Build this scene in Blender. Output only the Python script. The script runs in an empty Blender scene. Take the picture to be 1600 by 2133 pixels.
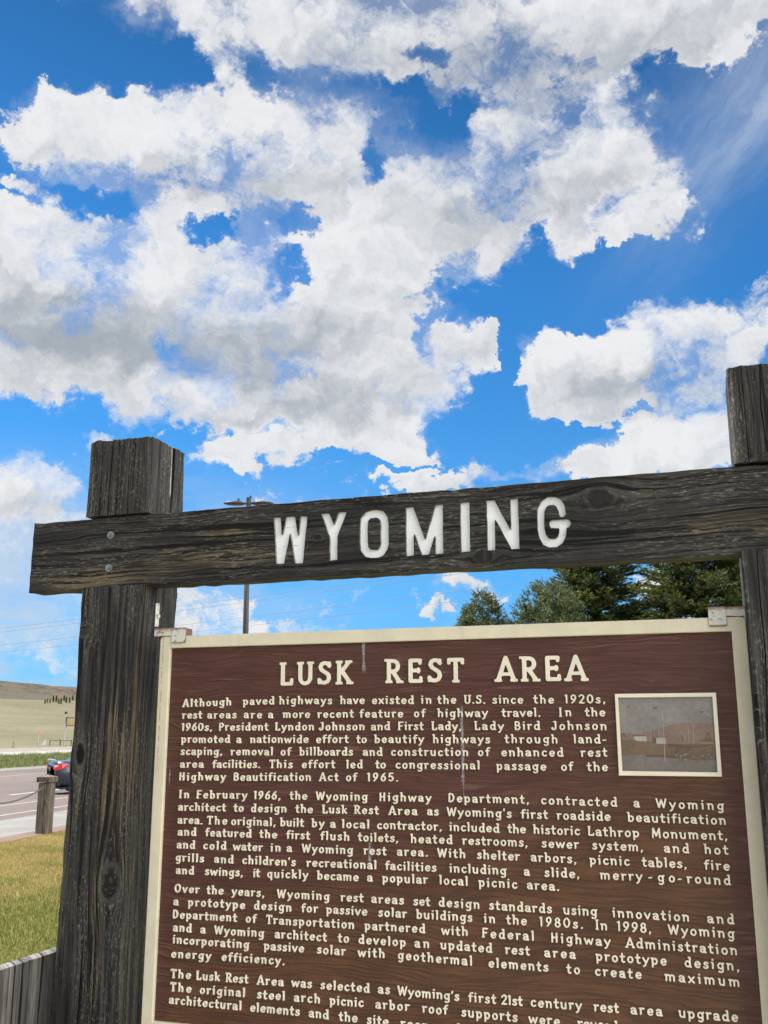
import bpy, bmesh, math, random
import numpy as np
from mathutils import Vector, Matrix, Euler
PI = math.pi
C = bpy.context.scene.collection
SC = bpy.context.scene
EYE = 1.65

# ------------------------------------------------------------------ camera
cam = bpy.data.cameras.new('camera')
cam_o = bpy.data.objects.new('camera', cam); C.objects.link(cam_o)
cam.sensor_fit = 'VERTICAL'; cam.sensor_height = 36.0; cam.sensor_width = 27.0
cam.lens = 2027.5 / 2133.0 * 36.0
cam.clip_start = 0.05; cam.clip_end = 20000
cam_o.location = (0, 0, EYE)
cam_o.rotation_euler = (PI / 2 + 0.22386, 0, 0)
SC.camera = cam_o

# ------------------------------------------------------------------ light and exposure
SUN_AZ, SUN_EL = math.radians(-69), math.radians(57)      # clockwise from +Y: behind the sign, to the left
SUN_DIR = Vector((math.sin(SUN_AZ) * math.cos(SUN_EL), math.cos(SUN_AZ) * math.cos(SUN_EL), math.sin(SUN_EL)))
sun = bpy.data.lights.new('sun', 'SUN'); sun.energy = 4.8; sun.angle = math.radians(0.5); sun.color = (1, .95, .87)
sun_o = bpy.data.objects.new('sun', sun); C.objects.link(sun_o)
sun_o.rotation_euler = SUN_DIR.to_track_quat('Z', 'Y').to_euler()
SC.view_settings.view_transform = 'Standard'; SC.view_settings.look = 'None'
SC.view_settings.gamma = 1; SC.view_settings.use_curve_mapping = False
SC.view_settings.exposure = EXPOSURE = 1.35
FILL_CLOUD = 8.4  # added fill light: gain of the unseen clouds opposite the sun
SKY_TINT = (.14, .465, .675)

# ------------------------------------------------------------------ node helper
class NT:
    def __init__(s, tree):
        s.t = tree; tree.nodes.clear()
    def n(s, typ, ins=None, **kw):
        nd = s.t.nodes.new(typ)
        for k, v in kw.items(): setattr(nd, k, v)
        for k, v in (ins or {}).items(): s.set(nd.inputs[k], v)
        return nd
    def set(s, sock, v):
        if isinstance(v, bpy.types.NodeSocket): s.t.links.new(v, sock)
        elif isinstance(v, bpy.types.Node): s.t.links.new(v.outputs[0], sock)
        else:
            if sock.type == 'RGBA' and not hasattr(v, '__len__'): v = (v, v, v, 1)
            if sock.type == 'RGBA' and len(v) == 3: v = (*v, 1)
            sock.default_value = v
    def m(s, op, a, b=0.0, c=0.0, clamp=False):
        nd = s.n('ShaderNodeMath', operation=op, use_clamp=clamp)
        s.set(nd.inputs[0], a); s.set(nd.inputs[1], b)
        if op in ('MULTIPLY_ADD', 'SMOOTH_MIN', 'SMOOTH_MAX', 'COMPARE'): s.set(nd.inputs[2], c)
        return nd.outputs[0]
    def v(s, op, a, b=None, out=0):
        nd = s.n('ShaderNodeVectorMath', operation=op); s.set(nd.inputs[0], a)
        if b is not None: s.set(nd.inputs['Scale' if op == 'SCALE' else 1], b)
        return nd.outputs['Value' if op in ('DOT_PRODUCT', 'LENGTH', 'DISTANCE') else 0]
    def ss(s, x, a, b, lo=0.0, hi=1.0):
        nd = s.n('ShaderNodeMapRange', interpolation_type='SMOOTHSTEP')
        for k, q in enumerate((x, a, b, lo, hi)): s.set(nd.inputs[k], q)
        return nd.outputs[0]
    def mix(s, f, a, b, mode='MIX'):
        nd = s.n('ShaderNodeMix', data_type='RGBA', blend_type=mode)
        s.set(nd.inputs[0], f); s.set(nd.inputs[6], a); s.set(nd.inputs[7], b)
        return nd.outputs[2]
    def noise(s, vec, scale, detail=4, rough=.5, dist=0.0, col=False, **kw):
        nd = s.n('ShaderNodeTexNoise', {'Vector': vec, 'Scale': scale, 'Detail': detail, 'Roughness': rough, 'Distortion': dist}, **kw)
        return nd.outputs['Color' if col else 'Fac']
    def xyz(s, vec):
        nd = s.n('ShaderNodeSeparateXYZ'); s.set(nd.inputs[0], vec); return nd.outputs
    def comb(s, x, y, z):
        nd = s.n('ShaderNodeCombineXYZ'); s.set(nd.inputs[0], x); s.set(nd.inputs[1], y); s.set(nd.inputs[2], z); return nd.outputs[0]
    def scale3(s, vec, xyz):
        return s.v('MULTIPLY', vec, xyz)

def mat(name):
    m = bpy.data.materials.new(name); m.use_nodes = True
    g = NT(m.node_tree)
    out = g.n('ShaderNodeOutputMaterial'); b = g.n('ShaderNodeBsdfPrincipled')
    g.t.links.new(b.outputs[0], out.inputs[0])
    g.b = b; g.out = out
    return m, g
def obco(g): return g.n('ShaderNodeTexCoord').outputs['Object']
def bump(g, h, strength=1.0, dist=.002):
    nd = g.n('ShaderNodeBump', {'Height': h, 'Strength': strength, 'Distance': dist})
    g.set(g.b.inputs['Normal'], nd.outputs[0]); return nd
def simple(name, col, rough=.6, var=.15, scale=8, metal=0.0, spec=.4, bumpd=0):
    m, g = mat(name); co = obco(g)
    n = g.noise(co, scale, 5, .6)
    f = g.ss(n, .3, .7, 1 - var, 1 + var)
    c = g.v('SCALE', g.n('ShaderNodeRGB').outputs[0], f)
    g.t.nodes[-1]
    rgb = [x for x in g.t.nodes if x.type == 'RGB'][-1]; rgb.outputs[0].default_value = (*col, 1)
    g.set(g.b.inputs['Base Color'], c); g.set(g.b.inputs['Roughness'], rough); g.set(g.b.inputs['Metallic'], metal)
    g.set(g.b.inputs['Specular IOR Level'], spec)
    if bumpd: bump(g, n, 1, bumpd)
    return m

# ------------------------------------------------------------------ sky: Nishita with broken cumulus
# each row: azimuth, elevation, half width, half height (radians), weight
CLOUDS='''0.114 0.693 0.272 0.039 1
0.356 0.669 0.153 0.028 0.9
-0.092 0.702 0.114 0.015 0.55
-0.046 0.668 0.096 0.028 0.75
-0.208 0.670 0.033 0.035 0.35
-0.263 0.683 0.038 0.013 0.5
0.090 0.647 0.073 0.025 0.7
0.178 0.633 0.077 0.045 0.8
0.255 0.657 0.118 0.028 0.8
-0.271 0.572 0.130 0.044 1
-0.132 0.585 0.142 0.045 0.95
-0.357 0.568 0.059 0.016 0.55
-0.152 0.541 0.177 0.037 0.9
-0.396 0.523 0.033 0.007 0.45
-0.383 0.487 0.057 0.026 0.8
-0.265 0.504 0.046 0.015 0.5
-0.337 0.463 0.082 0.040 0.9
-0.262 0.450 0.141 0.050 1
-0.171 0.472 0.058 0.027 0.7
-0.354 0.384 0.122 0.041 1
-0.198 0.400 0.183 0.042 1
-0.313 0.348 0.105 0.025 0.9
-0.094 0.387 0.167 0.043 1
-0.016 0.436 0.090 0.047 1
0.032 0.459 0.059 0.033 0.8
0.043 0.537 0.060 0.036 0.9
0.131 0.551 0.119 0.044 1
0.234 0.577 0.069 0.042 1
0.262 0.526 0.077 0.048 1
0.249 0.488 0.066 0.018 0.8
0.135 0.520 0.107 0.031 0.8
0.070 0.495 0.081 0.037 0.8
0.325 0.496 0.022 0.015 0.5
-0.022 0.496 0.059 0.032 0.7
-0.075 0.477 0.048 0.028 0.6
-0.000 0.364 0.099 0.027 1
0.031 0.330 0.067 0.024 0.9
-0.103 0.329 0.108 0.024 0.9
-0.219 0.318 0.079 0.019 0.75
-0.057 0.293 0.108 0.018 0.7
-0.153 0.276 0.065 0.014 0.8
-0.295 0.288 0.031 0.010 0.9
0.089 0.406 0.042 0.031 1.25
0.125 0.454 0.024 0.008 0.9
0.201 0.367 0.066 0.038 1
0.306 0.381 0.072 0.034 1
0.270 0.343 0.097 0.030 1.1
0.356 0.403 0.028 0.018 0.7
0.313 0.278 0.093 0.028 1
0.226 0.263 0.073 0.015 0.9
0.393 0.357 0.023 0.016 1
0.066 0.262 0.076 0.011 0.95
-0.347 0.237 0.045 0.026 1.2
-0.376 0.216 0.035 0.018 1
-0.340 0.205 0.054 0.010 0.5
-0.363 0.162 0.083 0.037 0.62
-0.195 0.126 0.114 0.029 0.55
0.099 0.145 0.037 0.013 0.95
0.054 0.123 0.025 0.007 1
-0.357 0.088 0.086 0.023 0.5
-0.262 0.668 0.080 0.019 0.62
0.325 0.494 0.030 0.020 0.75
0.154 0.601 0.049 0.029 0.9
-0.354 0.642 0.132 0.031 -0.7
-0.188 0.499 0.031 0.009 -0.9
-0.102 0.460 0.029 0.014 -0.8
0.045 0.670 0.031 0.011 -0.7
0.033 0.636 0.028 0.010 -0.6
0.095 0.619 0.050 0.012 -0.7
0.206 0.648 0.027 0.012 -0.5
0.291 0.636 0.031 0.010 -0.5
-0.006 0.566 0.014 0.020 -0.8
-0.302 0.518 0.035 0.011 -0.8
0.236 0.444 0.167 0.027 -0.7
0.155 0.482 0.016 0.014 -0.5
0.380 0.510 0.038 0.072 -0.6
0.116 0.438 0.068 0.019 -0.6
0.103 0.324 0.046 0.044 -0.6
-0.365 0.291 0.054 0.023 -0.7
-0.242 0.290 0.029 0.014 -0.4
0.179 0.306 0.040 0.014 -0.6
0.254 0.321 0.019 0.006 -0.5
0.132 0.279 0.030 0.019 -0.4
-0.203 0.285 0.020 0.010 -0.5
0.383 0.299 0.027 0.018 -0.3
-0.081 0.499 0.038 0.014 -0.45
-0.021 0.275 0.087 0.006 -0.5
-0.123 0.301 0.061 0.005 -0.3
0.105 0.391 0.031 0.019 -0.2
0.042 0.393 0.016 0.029 -0.4
0.173 0.426 0.031 0.028 -0.4
-0.098 0.521 0.032 0.007 -0.4
0.174 0.565 0.012 0.009 -0.3
0.204 0.612 0.022 0.006 -0.4
0.053 0.421 0.032 0.009 -0.3
-0.385 0.508 0.029 0.006 -0.4
0.132 0.388 0.011 0.033 -0.8
0.069 0.449 0.021 0.010 -0.4'''
GREYS='''-0.356 0.407 0.141 0.025 0.9
-0.233 0.397 0.166 0.028 0.8
-0.105 0.405 0.136 0.026 0.7
-0.281 0.370 0.146 0.023 0.6
-0.094 0.353 0.134 0.024 0.6
-0.052 0.320 0.077 0.017 0.6
0.141 0.664 0.156 0.032 0.8
0.331 0.669 0.125 0.019 0.7
0.188 0.628 0.054 0.033 0.7
0.082 0.536 0.087 0.031 0.4
0.178 0.521 0.090 0.031 0.35
0.247 0.545 0.062 0.026 0.3
-0.152 0.527 0.107 0.027 0.35
0.279 0.342 0.082 0.019 0.55
-0.124 0.318 0.061 0.015 0.5
-0.358 0.213 0.053 0.009 0.5
0.251 0.359 0.064 0.019 0.4
-0.267 0.459 0.060 0.017 -0.5
-0.016 0.371 0.068 0.017 -0.5
-0.190 0.332 0.035 0.015 -0.5
0.031 0.320 0.041 0.013 -0.4
-0.353 0.253 0.041 0.019 -0.5
0.241 0.608 0.037 0.012 -0.45
0.202 0.386 0.046 0.019 -0.45
0.331 0.397 0.048 0.018 -0.4
0.308 0.278 0.084 0.019 -0.35
0.264 0.486 0.046 0.013 -0.4
-0.127 0.442 0.047 0.014 -0.4
-0.272 0.589 0.104 0.025 -0.3'''
def build_world():
    w = bpy.data.worlds.new('World'); SC.world = w; w.use_nodes = True
    g = NT(w.node_tree)
    out = g.n('ShaderNodeOutputWorld'); bg = g.n('ShaderNodeBackground'); g.t.links.new(bg.outputs[0], out.inputs[0])
    SK = 0.1
    g.set(bg.inputs['Strength'], SK)
    d = g.v('NORMALIZE', g.n('ShaderNodeTexCoord').outputs['Generated'])
    sk = g.n('ShaderNodeTexSky', sky_type='NISHITA', sun_disc=False, sun_elevation=SUN_EL, sun_rotation=SUN_AZ,
             altitude=1500, air_density=1.0, dust_density=.4, ozone_density=2.0)
    x, y, z = g.xyz(d)
    az = g.m('ARCTAN2', x, y); el = g.m('ARCSINE', z)
    # domain warp gives ragged outlines
    w1 = g.v('SUBTRACT', g.noise(d, 9, 5, .62, col=True), (.5, .5, .5))
    w2 = g.v('SUBTRACT', g.noise(d, 24, 5, .6, col=True), (.5, .5, .5))
    w3 = g.v('SUBTRACT', g.noise(d, 90, 4, .65, col=True), (.5, .5, .5))
    warp = g.v('ADD', g.v('ADD', g.v('SCALE', w1, .10), g.v('SCALE', w2, .085)), g.v('SCALE', w3, .022))
    ae = g.v('ADD', g.comb(az, el, 0.0), g.v('MULTIPLY', warp, (1.0, .8, 0)))
    P = N = G = None
    for row in CLOUDS.split('\n'):
        a, e, sa, se, wt = map(float, row.split())
        v = g.v('MULTIPLY', g.v('SUBTRACT', ae, (a, e, 0)), (1 / sa, 1 / se, 0))
        q = g.v('DOT_PRODUCT', v, v)
        t = g.m('MULTIPLY', g.m('POWER', .5, g.m('MULTIPLY', q, q)), wt)
        if wt > 0:
            gy = g.m('MULTIPLY', g.v('DOT_PRODUCT', v, (0, 1, 0)), t)
            P = t if P is None else g.m('ADD', P, t); G = gy if G is None else g.m('ADD', G, gy)
        else: N = t if N is None else g.m('ADD', N, t)
    L = g.m('ADD', g.m('MULTIPLY', g.ss(P, 0.0, 1.15), .86), N)
    S = None
    for row in GREYS.split('\n'):
        a, e, sa, se, wt = map(float, row.split())
        v = g.v('MULTIPLY', g.v('SUBTRACT', ae, (a, e, 0)), (1 / sa, 1 / se, 0))
        t = g.m('MULTIPLY', g.m('POWER', .42, g.v('DOT_PRODUCT', v, v)), wt)
        S = t if S is None else g.m('ADD', S, t)
    # cloud cover added outside the view, to light the sign front
    away = g.ss(y, .55, .2)
    p = g.v('ADD', g.v('MULTIPLY', d, (1, 1, 1.5)), g.v('SCALE', warp, .7))
    n9 = g.noise(p, 11, 12, .62)
    # billows: rounded lobes for the outline, their slope towards the sun for the modelling
    def puff(off, det):
        vt = g.n('ShaderNodeTexVoronoi', {'Vector': g.v('ADD', g.v('MULTIPLY', ae, (1, 1.25, 0)), off), 'Scale': 11.0, 'Detail': det, 'Roughness': .55, 'Lacunarity': 2.3}, voronoi_dimensions='2D', feature='F1', normalize=True)
        return vt.outputs['Distance']
    b0 = puff((0, 0, 0), 4.0); b1 = puff((-.009, .016, 0), 3.0)
    c = g.m('ADD', g.m('MULTIPLY', g.m('SUBTRACT', n9, .5), 3.1), L)
    c = g.m('ADD', c, g.m('MULTIPLY', g.m('SUBTRACT', .35, b0), .8))
    c = g.m('ADD', c, g.m('MULTIPLY', away, .6))
    soft = g.ss(g.noise(d, 6, 2), .38, .64, .16, .95)
    dens = g.ss(c, .18, g.m('ADD', .26, soft))
    veil = g.m('MULTIPLY', g.ss(g.m('ADD', L, g.m('MULTIPLY', g.m('SUBTRACT', g.noise(p, 5, 6, .6), .5), 1.4)), -.05, .75), .26)
    dens = g.m('MAXIMUM', dens, veil)
    core = g.ss(c, .45, 1.5)
    n4 = g.noise(p, 8, 4, .5)
    lit = g.m('MULTIPLY_ADD', g.m('SUBTRACT', b1, b0), 1.55, .82)
    lit = g.m('MULTIPLY_ADD', g.m('MINIMUM', g.m('MAXIMUM', G, -.8), .5), .24, lit)
    lit = g.m('SUBTRACT', lit, g.m('MULTIPLY', core, .16))
    lit = g.m('SUBTRACT', lit, g.m('MULTIPLY', g.m('MINIMUM', S, 1.1), g.m('MULTIPLY_ADD', n4, .8, .10)))
    lit = g.m('ADD', lit, g.m('MULTIPLY', g.m('SUBTRACT', n9, .5), .28))
    lit = g.ss(lit, -.32, 1.15)
    k = 1 / (SK * 2 ** EXPOSURE)
    white = g.mix(lit, tuple(v * k for v in (.37, .415, .475)), tuple(v * k for v in (.855, .865, .885)))
    # unseen clouds opposite the sun, brightened and warmed to fill the sign front
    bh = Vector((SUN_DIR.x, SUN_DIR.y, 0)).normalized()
    opp = g.ss(g.v('DOT_PRODUCT', d, (-bh.x, -bh.y, 0)), .1, .9, 1.0, FILL_CLOUD)
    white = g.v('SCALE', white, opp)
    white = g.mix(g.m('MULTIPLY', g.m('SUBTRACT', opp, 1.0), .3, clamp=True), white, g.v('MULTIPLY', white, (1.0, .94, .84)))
    sky = g.mix(1.0, sk.outputs[0], SKY_TINT, 'MULTIPLY')
    sky = g.v('SCALE', sky, g.ss(el, .42, .76, 1.0, .64))
    hz = g.ss(el, .42, .0)
    sky = g.mix(g.m('MULTIPLY', hz, .6), sky, tuple(v * k for v in (.16, .47, .88)))
    # thin milky layer low in the sky to the left
    milk = g.m('MULTIPLY', g.m('MULTIPLY', g.ss(el, .30, .17), g.ss(az, .05, -.32)), g.ss(g.noise(g.v('MULTIPLY', d, (1, 1, 3.2)), 7, 7, .6), .3, .62))
    sky = g.mix(g.m('MULTIPLY', milk, .8), sky, tuple(v * k for v in (.56, .66, .78)))
    # cirrus streak high to the right
    q0 = g.v('SUBTRACT', g.v('ADD', g.comb(az, el, 0.0), g.v('MULTIPLY', w1, (.05, .05, 0))), (.405, .578, 0))
    ca, sa_ = math.cos(.75), math.sin(.75)
    qa = g.v('DOT_PRODUCT', q0, (ca, sa_, 0)); qb = g.v('DOT_PRODUCT', q0, (-sa_, ca, 0))
    st = g.noise(g.comb(g.m('MULTIPLY', qa, 7.0), g.m('MULTIPLY', qb, 42.0), 0.0), 1.0, 6, .6)
    rr = g.m('ADD', g.m('POWER', g.m('MULTIPLY', qa, 7.0), 2.0), g.m('POWER', g.m('MULTIPLY', qb, 22.0), 2.0))
    ci = g.m('MULTIPLY', g.m('POWER', .37, rr), g.ss(st, .25, .7, .25, .8))
    sky = g.mix(g.m('MULTIPLY', ci, .75), sky, tuple(v * k for v in (.55, .64, .78)))
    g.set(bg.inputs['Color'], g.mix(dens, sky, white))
    w.cycles.sampling_method = 'MANUAL'; w.cycles.sample_map_resolution = 1024
build_world()

# ------------------------------------------------------------------ mesh helpers
def link_mesh(name, me, m=None, parent=None):
    o = bpy.data.objects.new(name, me); C.objects.link(o)
    for q in (m if isinstance(m, (list, tuple)) else [m] if m else []): me.materials.append(q)
    if parent: o.parent = parent
    return o
class MB:
    def __init__(s): s.V = []; s.F = []; s.M = []
    def add(s, V, F, mi=0):
        k = len(s.V); s.V += [tuple(v) for v in V]; s.F += [tuple(i + k for i in f) for f in F]; s.M += [mi] * len(F)
    def box(s, x0, x1, y0, y1, z0, z1, mi=0, M=None, bev=0):
        if bev:
            bm = bmesh.new(); bmesh.ops.create_cube(bm, size=1)
            for v in bm.verts: v.co = Vector(((x0 + x1) / 2 + v.co.x * (x1 - x0), (y0 + y1) / 2 + v.co.y * (y1 - y0), (z0 + z1) / 2 + v.co.z * (z1 - z0)))
            bmesh.ops.bevel(bm, geom=bm.edges[:], offset=bev, segments=2, profile=.5, affect='EDGES')
            bm.verts.index_update()
            V = [v.co.copy() for v in bm.verts]; F = [[v.index for v in f.verts] for f in bm.faces]; bm.free()
        else:
            V = [Vector(q) for q in ((x0, y0, z0), (x1, y0, z0), (x1, y1, z0), (x0, y1, z0), (x0, y0, z1), (x1, y0, z1), (x1, y1, z1), (x0, y1, z1))]
            F = [(3, 2, 1, 0), (4, 5, 6, 7), (0, 1, 5, 4), (1, 2, 6, 5), (2, 3, 7, 6), (3, 0, 4, 7)]
        if M: V = [M @ v for v in V]
        s.add(V, F, mi); return s
    def tube(s, pts, rad, n=10, mi=0, cap=True):
        pts = [Vector(p) for p in pts]; V = []; F = []
        r = rad if hasattr(rad, '__len__') else [rad] * len(pts)
        up = None
        for i, p in enumerate(pts):
            t = (pts[min(i + 1, len(pts) - 1)] - pts[max(i - 1, 0)]).normalized()
            if up is None: up = t.orthogonal().normalized()
            up = (up - t * up.dot(t)).normalized(); sd = t.cross(up)
            for k in range(n):
                a = 2 * PI * k / n; V.append(p + (up * math.cos(a) + sd * math.sin(a)) * r[i])
        for i in range(len(pts) - 1):
            for k in range(n):
                F.append((i * n + k, i * n + (k + 1) % n, (i + 1) * n + (k + 1) % n, (i + 1) * n + k))
        if cap: F.append(tuple(range(n - 1, -1, -1))); F.append(tuple((len(pts) - 1) * n + k for k in range(n)))
        s.add(V, F, mi); return s
    def build(s, name, m=None, parent=None, smooth=False):
        me = bpy.data.meshes.new(name); me.from_pydata(s.V, [], s.F); 
        o = link_mesh(name, me, m, parent)
        me.polygons.foreach_set('material_index', s.M)
        if smooth: me.polygons.foreach_set('use_smooth', [True] * len(s.F))
        me.update(); return o
def tag(o, label=None, cat=None, group=None, kind=None):
    for k, v in (('label', label), ('category', cat), ('group', group), ('kind', kind)):
        if v: o[k] = v
    return o
def empty(name, loc=(0, 0, 0), rz=0):
    o = bpy.data.objects.new(name, None); C.objects.link(o); o.location = loc; o.rotation_euler = (0, 0, rz); o.empty_display_size = .2
    return o
def copy_tree(o, parent=None):
    c = o.copy(); C.objects.link(c)
    if parent: c.parent = parent
    for ch in [q for q in o.children]: copy_tree(ch, c)
    return c
def quads_mesh(name, V, F, m, parent=None, smooth=False):
    """V (n,3) array, F (k,4 or 3) array"""
    V = np.asarray(V, dtype=np.float32); F = np.asarray(F, dtype=np.int32); k, c = F.shape
    me = bpy.data.meshes.new(name); me.vertices.add(len(V)); me.vertices.foreach_set('co', V.ravel())
    me.loops.add(k * c); me.loops.foreach_set('vertex_index', F.ravel())
    me.polygons.add(k); me.polygons.foreach_set('loop_start', np.arange(k, dtype=np.int32) * c)
    try: me.polygons.foreach_set('loop_total', np.full(k, c, dtype=np.int32))
    except Exception: pass
    if smooth: me.polygons.foreach_set('use_smooth', np.ones(k, dtype=bool))
    me.update(calc_edges=True); me.validate()
    return link_mesh(name, me, m, parent)

# ------------------------------------------------------------------ terrain
AZ = math.radians(9.5)
TT = np.array([math.sin(AZ), math.cos(AZ)]); MM = np.array([-math.cos(AZ), math.sin(AZ)])     # along the road / away to the left
def xy(s, t): return MM * s + TT * t
KS = [-2500, -900, -400, -120, -60, 8.66, 17, 36, 67, 91.5, 98, 130, 170, 210, 245, 275, 310, 350, 400, 440, 480, 560, 800, 2500]
KZ = [60, 40, 14, 2, 0, 0, -.45, -.85, -.95, -.83, -.8, .9, 5.2, 11.5, 16.6, 17.6, 20.5, 29.5, 39.5, 43, 42.5, 36, 20, 10]
def zs(s): return float(np.interp(s, KS, KZ))
rng = np.random.default_rng(7)
PH = rng.uniform(0, 6.28, 12)
def zterr(s, t):
    z = zs(s)
    a = max(0.0, min(1.0, (s - 98) / 150.0)) + max(0.0, min(1.0, (-60 - s) / 200.0))
    if a > 0:
        z += a * (1.6 * math.sin(s * .021 + t * .009 + PH[0]) + 1.0 * math.sin(-s * .034 + t * .019 + PH[1]) + .5 * math.sin(s * .09 + t * .05 + PH[2]))
        h = max(0.0, min(1.0, (s - 300) / 100.0))
        z += h * (2.2 * math.sin(t * .012 + PH[3]) + 1.4 * math.sin(t * .033 + s * .05 + PH[4]) + .7 * math.sin(t * .08 + s * .11 + PH[5]))
        z -= h * max(0.0, min(1.0, (t - 790) / 900)) * 12
    return z

# ------------------------------------------------------------------ lettering: stroke glyphs -> outlines -> raised meshes
def arc(cx, cy, rx, ry, a0, a1, n=14):
    return [(cx + rx * math.cos(math.radians(a0 + (a1 - a0) * i / n)), cy + ry * math.sin(math.radians(a0 + (a1 - a0) * i / n))) for i in range(n + 1)]
def ell(cx, cy, rx, ry): return arc(cx, cy, rx, ry, 0, 360, 26)
S_UP = [(.47, .80), (.40, .89), (.28, .92), (.15, .87), (.10, .74), (.16, .62), (.30, .53), (.43, .43), (.47, .28), (.41, .14), (.28, .08), (.13, .11), (.06, .21)]
s_lo = [(.37, .53), (.31, .60), (.22, .61), (.12, .57), (.10, .48), (.17, .39), (.27, .33), (.36, .26), (.36, .16), (.28, .08), (.18, .08), (.08, .11), (.05, .16)]
# advance, strokes; capital height 1, x-height .68; a stroke may end with a width factor
LOW = {
 'a': (.52, [arc(.22, .44, .19, .165, 150, 0) + [(.41, .08)], ell(.22, .23, .16, .145), [(.41, .14), (.48, .08)]]),
 'b': (.56, [[(.02, .94), (.11, .94), (.11, .08)], ell(.29, .335, .185, .255)]),
 'c': (.49, [arc(.28, .335, .2, .26, 48, 318)]),
 'd': (.58, [[(.36, .94), (.46, .94), (.46, .08)], [(.46, .1), (.53, .08)], ell(.27, .335, .185, .255)]),
 'e': (.53, [arc(.28, .335, .2, .26, 8, 318), [(.1, .31), (.48, .375)]]),
 'f': (.36, [[(.16, .08), (.16, .74)] + arc(.31, .76, .15, .16, 170, 60), [(.03, .60), (.33, .60)]]),
 'g': (.57, [ell(.27, .36, .185, .24), [(.45, .60), (.45, 0)] + arc(.27, -.04, .18, .16, 0, -140), [(.45, .6), (.53, .62)]]),
 'h': (.58, [[(.02, .94), (.11, .94), (.11, .08)], arc(.285, .41, .175, .19, 180, 0) + [(.46, .08)]]),
 'i': (.26, [[(.05, .60), (.13, .60), (.13, .08)], [(.125, .87), (.135, .87), 1.12]]),
 'k': (.54, [[(.02, .94), (.11, .94), (.11, .08)], [(.44, .60), (.14, .31)], [(.22, .38), (.47, .08)]]),
 'l': (.26, [[(.05, .94), (.13, .94), (.13, .08)]]),
 'm': (.88, [[(.03, .60), (.11, .60), (.11, .08)], arc(.265, .42, .155, .18, 180, 0) + [(.42, .08)], arc(.585, .42, .165, .18, 180, 0) + [(.75, .08)]]),
 'n': (.58, [[(.03, .60), (.11, .60), (.11, .08)], arc(.285, .41, .175, .19, 180, 0) + [(.46, .08)]]),
 'o': (.54, [ell(.27, .335, .195, .26)]),
 'p': (.57, [[(.03, .60), (.11, .60), (.11, -.2)], ell(.29, .335, .185, .255)]),
 'q': (.57, [ell(.27, .335, .185, .255), [(.46, .60), (.46, -.2)]]),
 'r': (.42, [[(.03, .60), (.11, .60), (.11, .08)], arc(.29, .40, .18, .2, 180, 62)]),
 's': (.44, [s_lo]),
 't': (.40, [[(.16, .86), (.16, .22)] + arc(.28, .21, .12, .13, 190, 300), [(.02, .60), (.34, .60)]]),
 'u': (.58, [[(.03, .60), (.1, .60), (.1, .27)] + arc(.275, .27, .175, .19, 180, 360) + [(.45, .60)], [(.45, .3), (.45, .08)]]),
 'v': (.52, [[(.04, .60), (.26, .08), (.48, .60)]]),
 'w': (.78, [[(.04, .60), (.21, .08), (.39, .54), (.57, .08), (.74, .60)]]),
 'x': (.52, [[(.05, .60), (.46, .08)], [(.46, .60), (.05, .08)]]),
 'y': (.53, [[(.04, .60), (.27, .12)], [(.49, .60), (.27, .1), (.17, -.14), (.06, -.2)]]),
 '1': (.32, [[(.06, .86), (.17, .92), (.17, .08)]]),
 '2': (.52, [arc(.26, .69, .19, .23, 165, -20) + [(.08, .08), (.47, .08)]]),
 '5': (.53, [[(.44, .92), (.14, .92), (.11, .52)] + arc(.26, .34, .2, .25, 120, -140)]),
 '6': (.56, [ell(.28, .33, .19, .25), [(.42, .91), (.2, .66), (.1, .42)]]),
 '8': (.54, [ell(.27, .71, .16, .2), ell(.27, .29, .195, .22)]),
 '9': (.56, [ell(.28, .67, .19, .25), [(.14, .09), (.36, .34), (.46, .58)]]),
 '0': (.62, [ell(.31, .5, .23, .42)]),
 '.': (.22, [[(.1, .09), (.11, .09), 1.2]]),
 ',': (.22, [[(.11, .1), (.12, .09), 1.15], [(.12, .08), (.06, -.08), .7]]),
 "'": (.18, [[(.1, .92), (.08, .74), .9]]),
 '-': (.34, [[(.05, .36), (.13, .40), (.21, .36), (.29, .40), .8]]),
}
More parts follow.
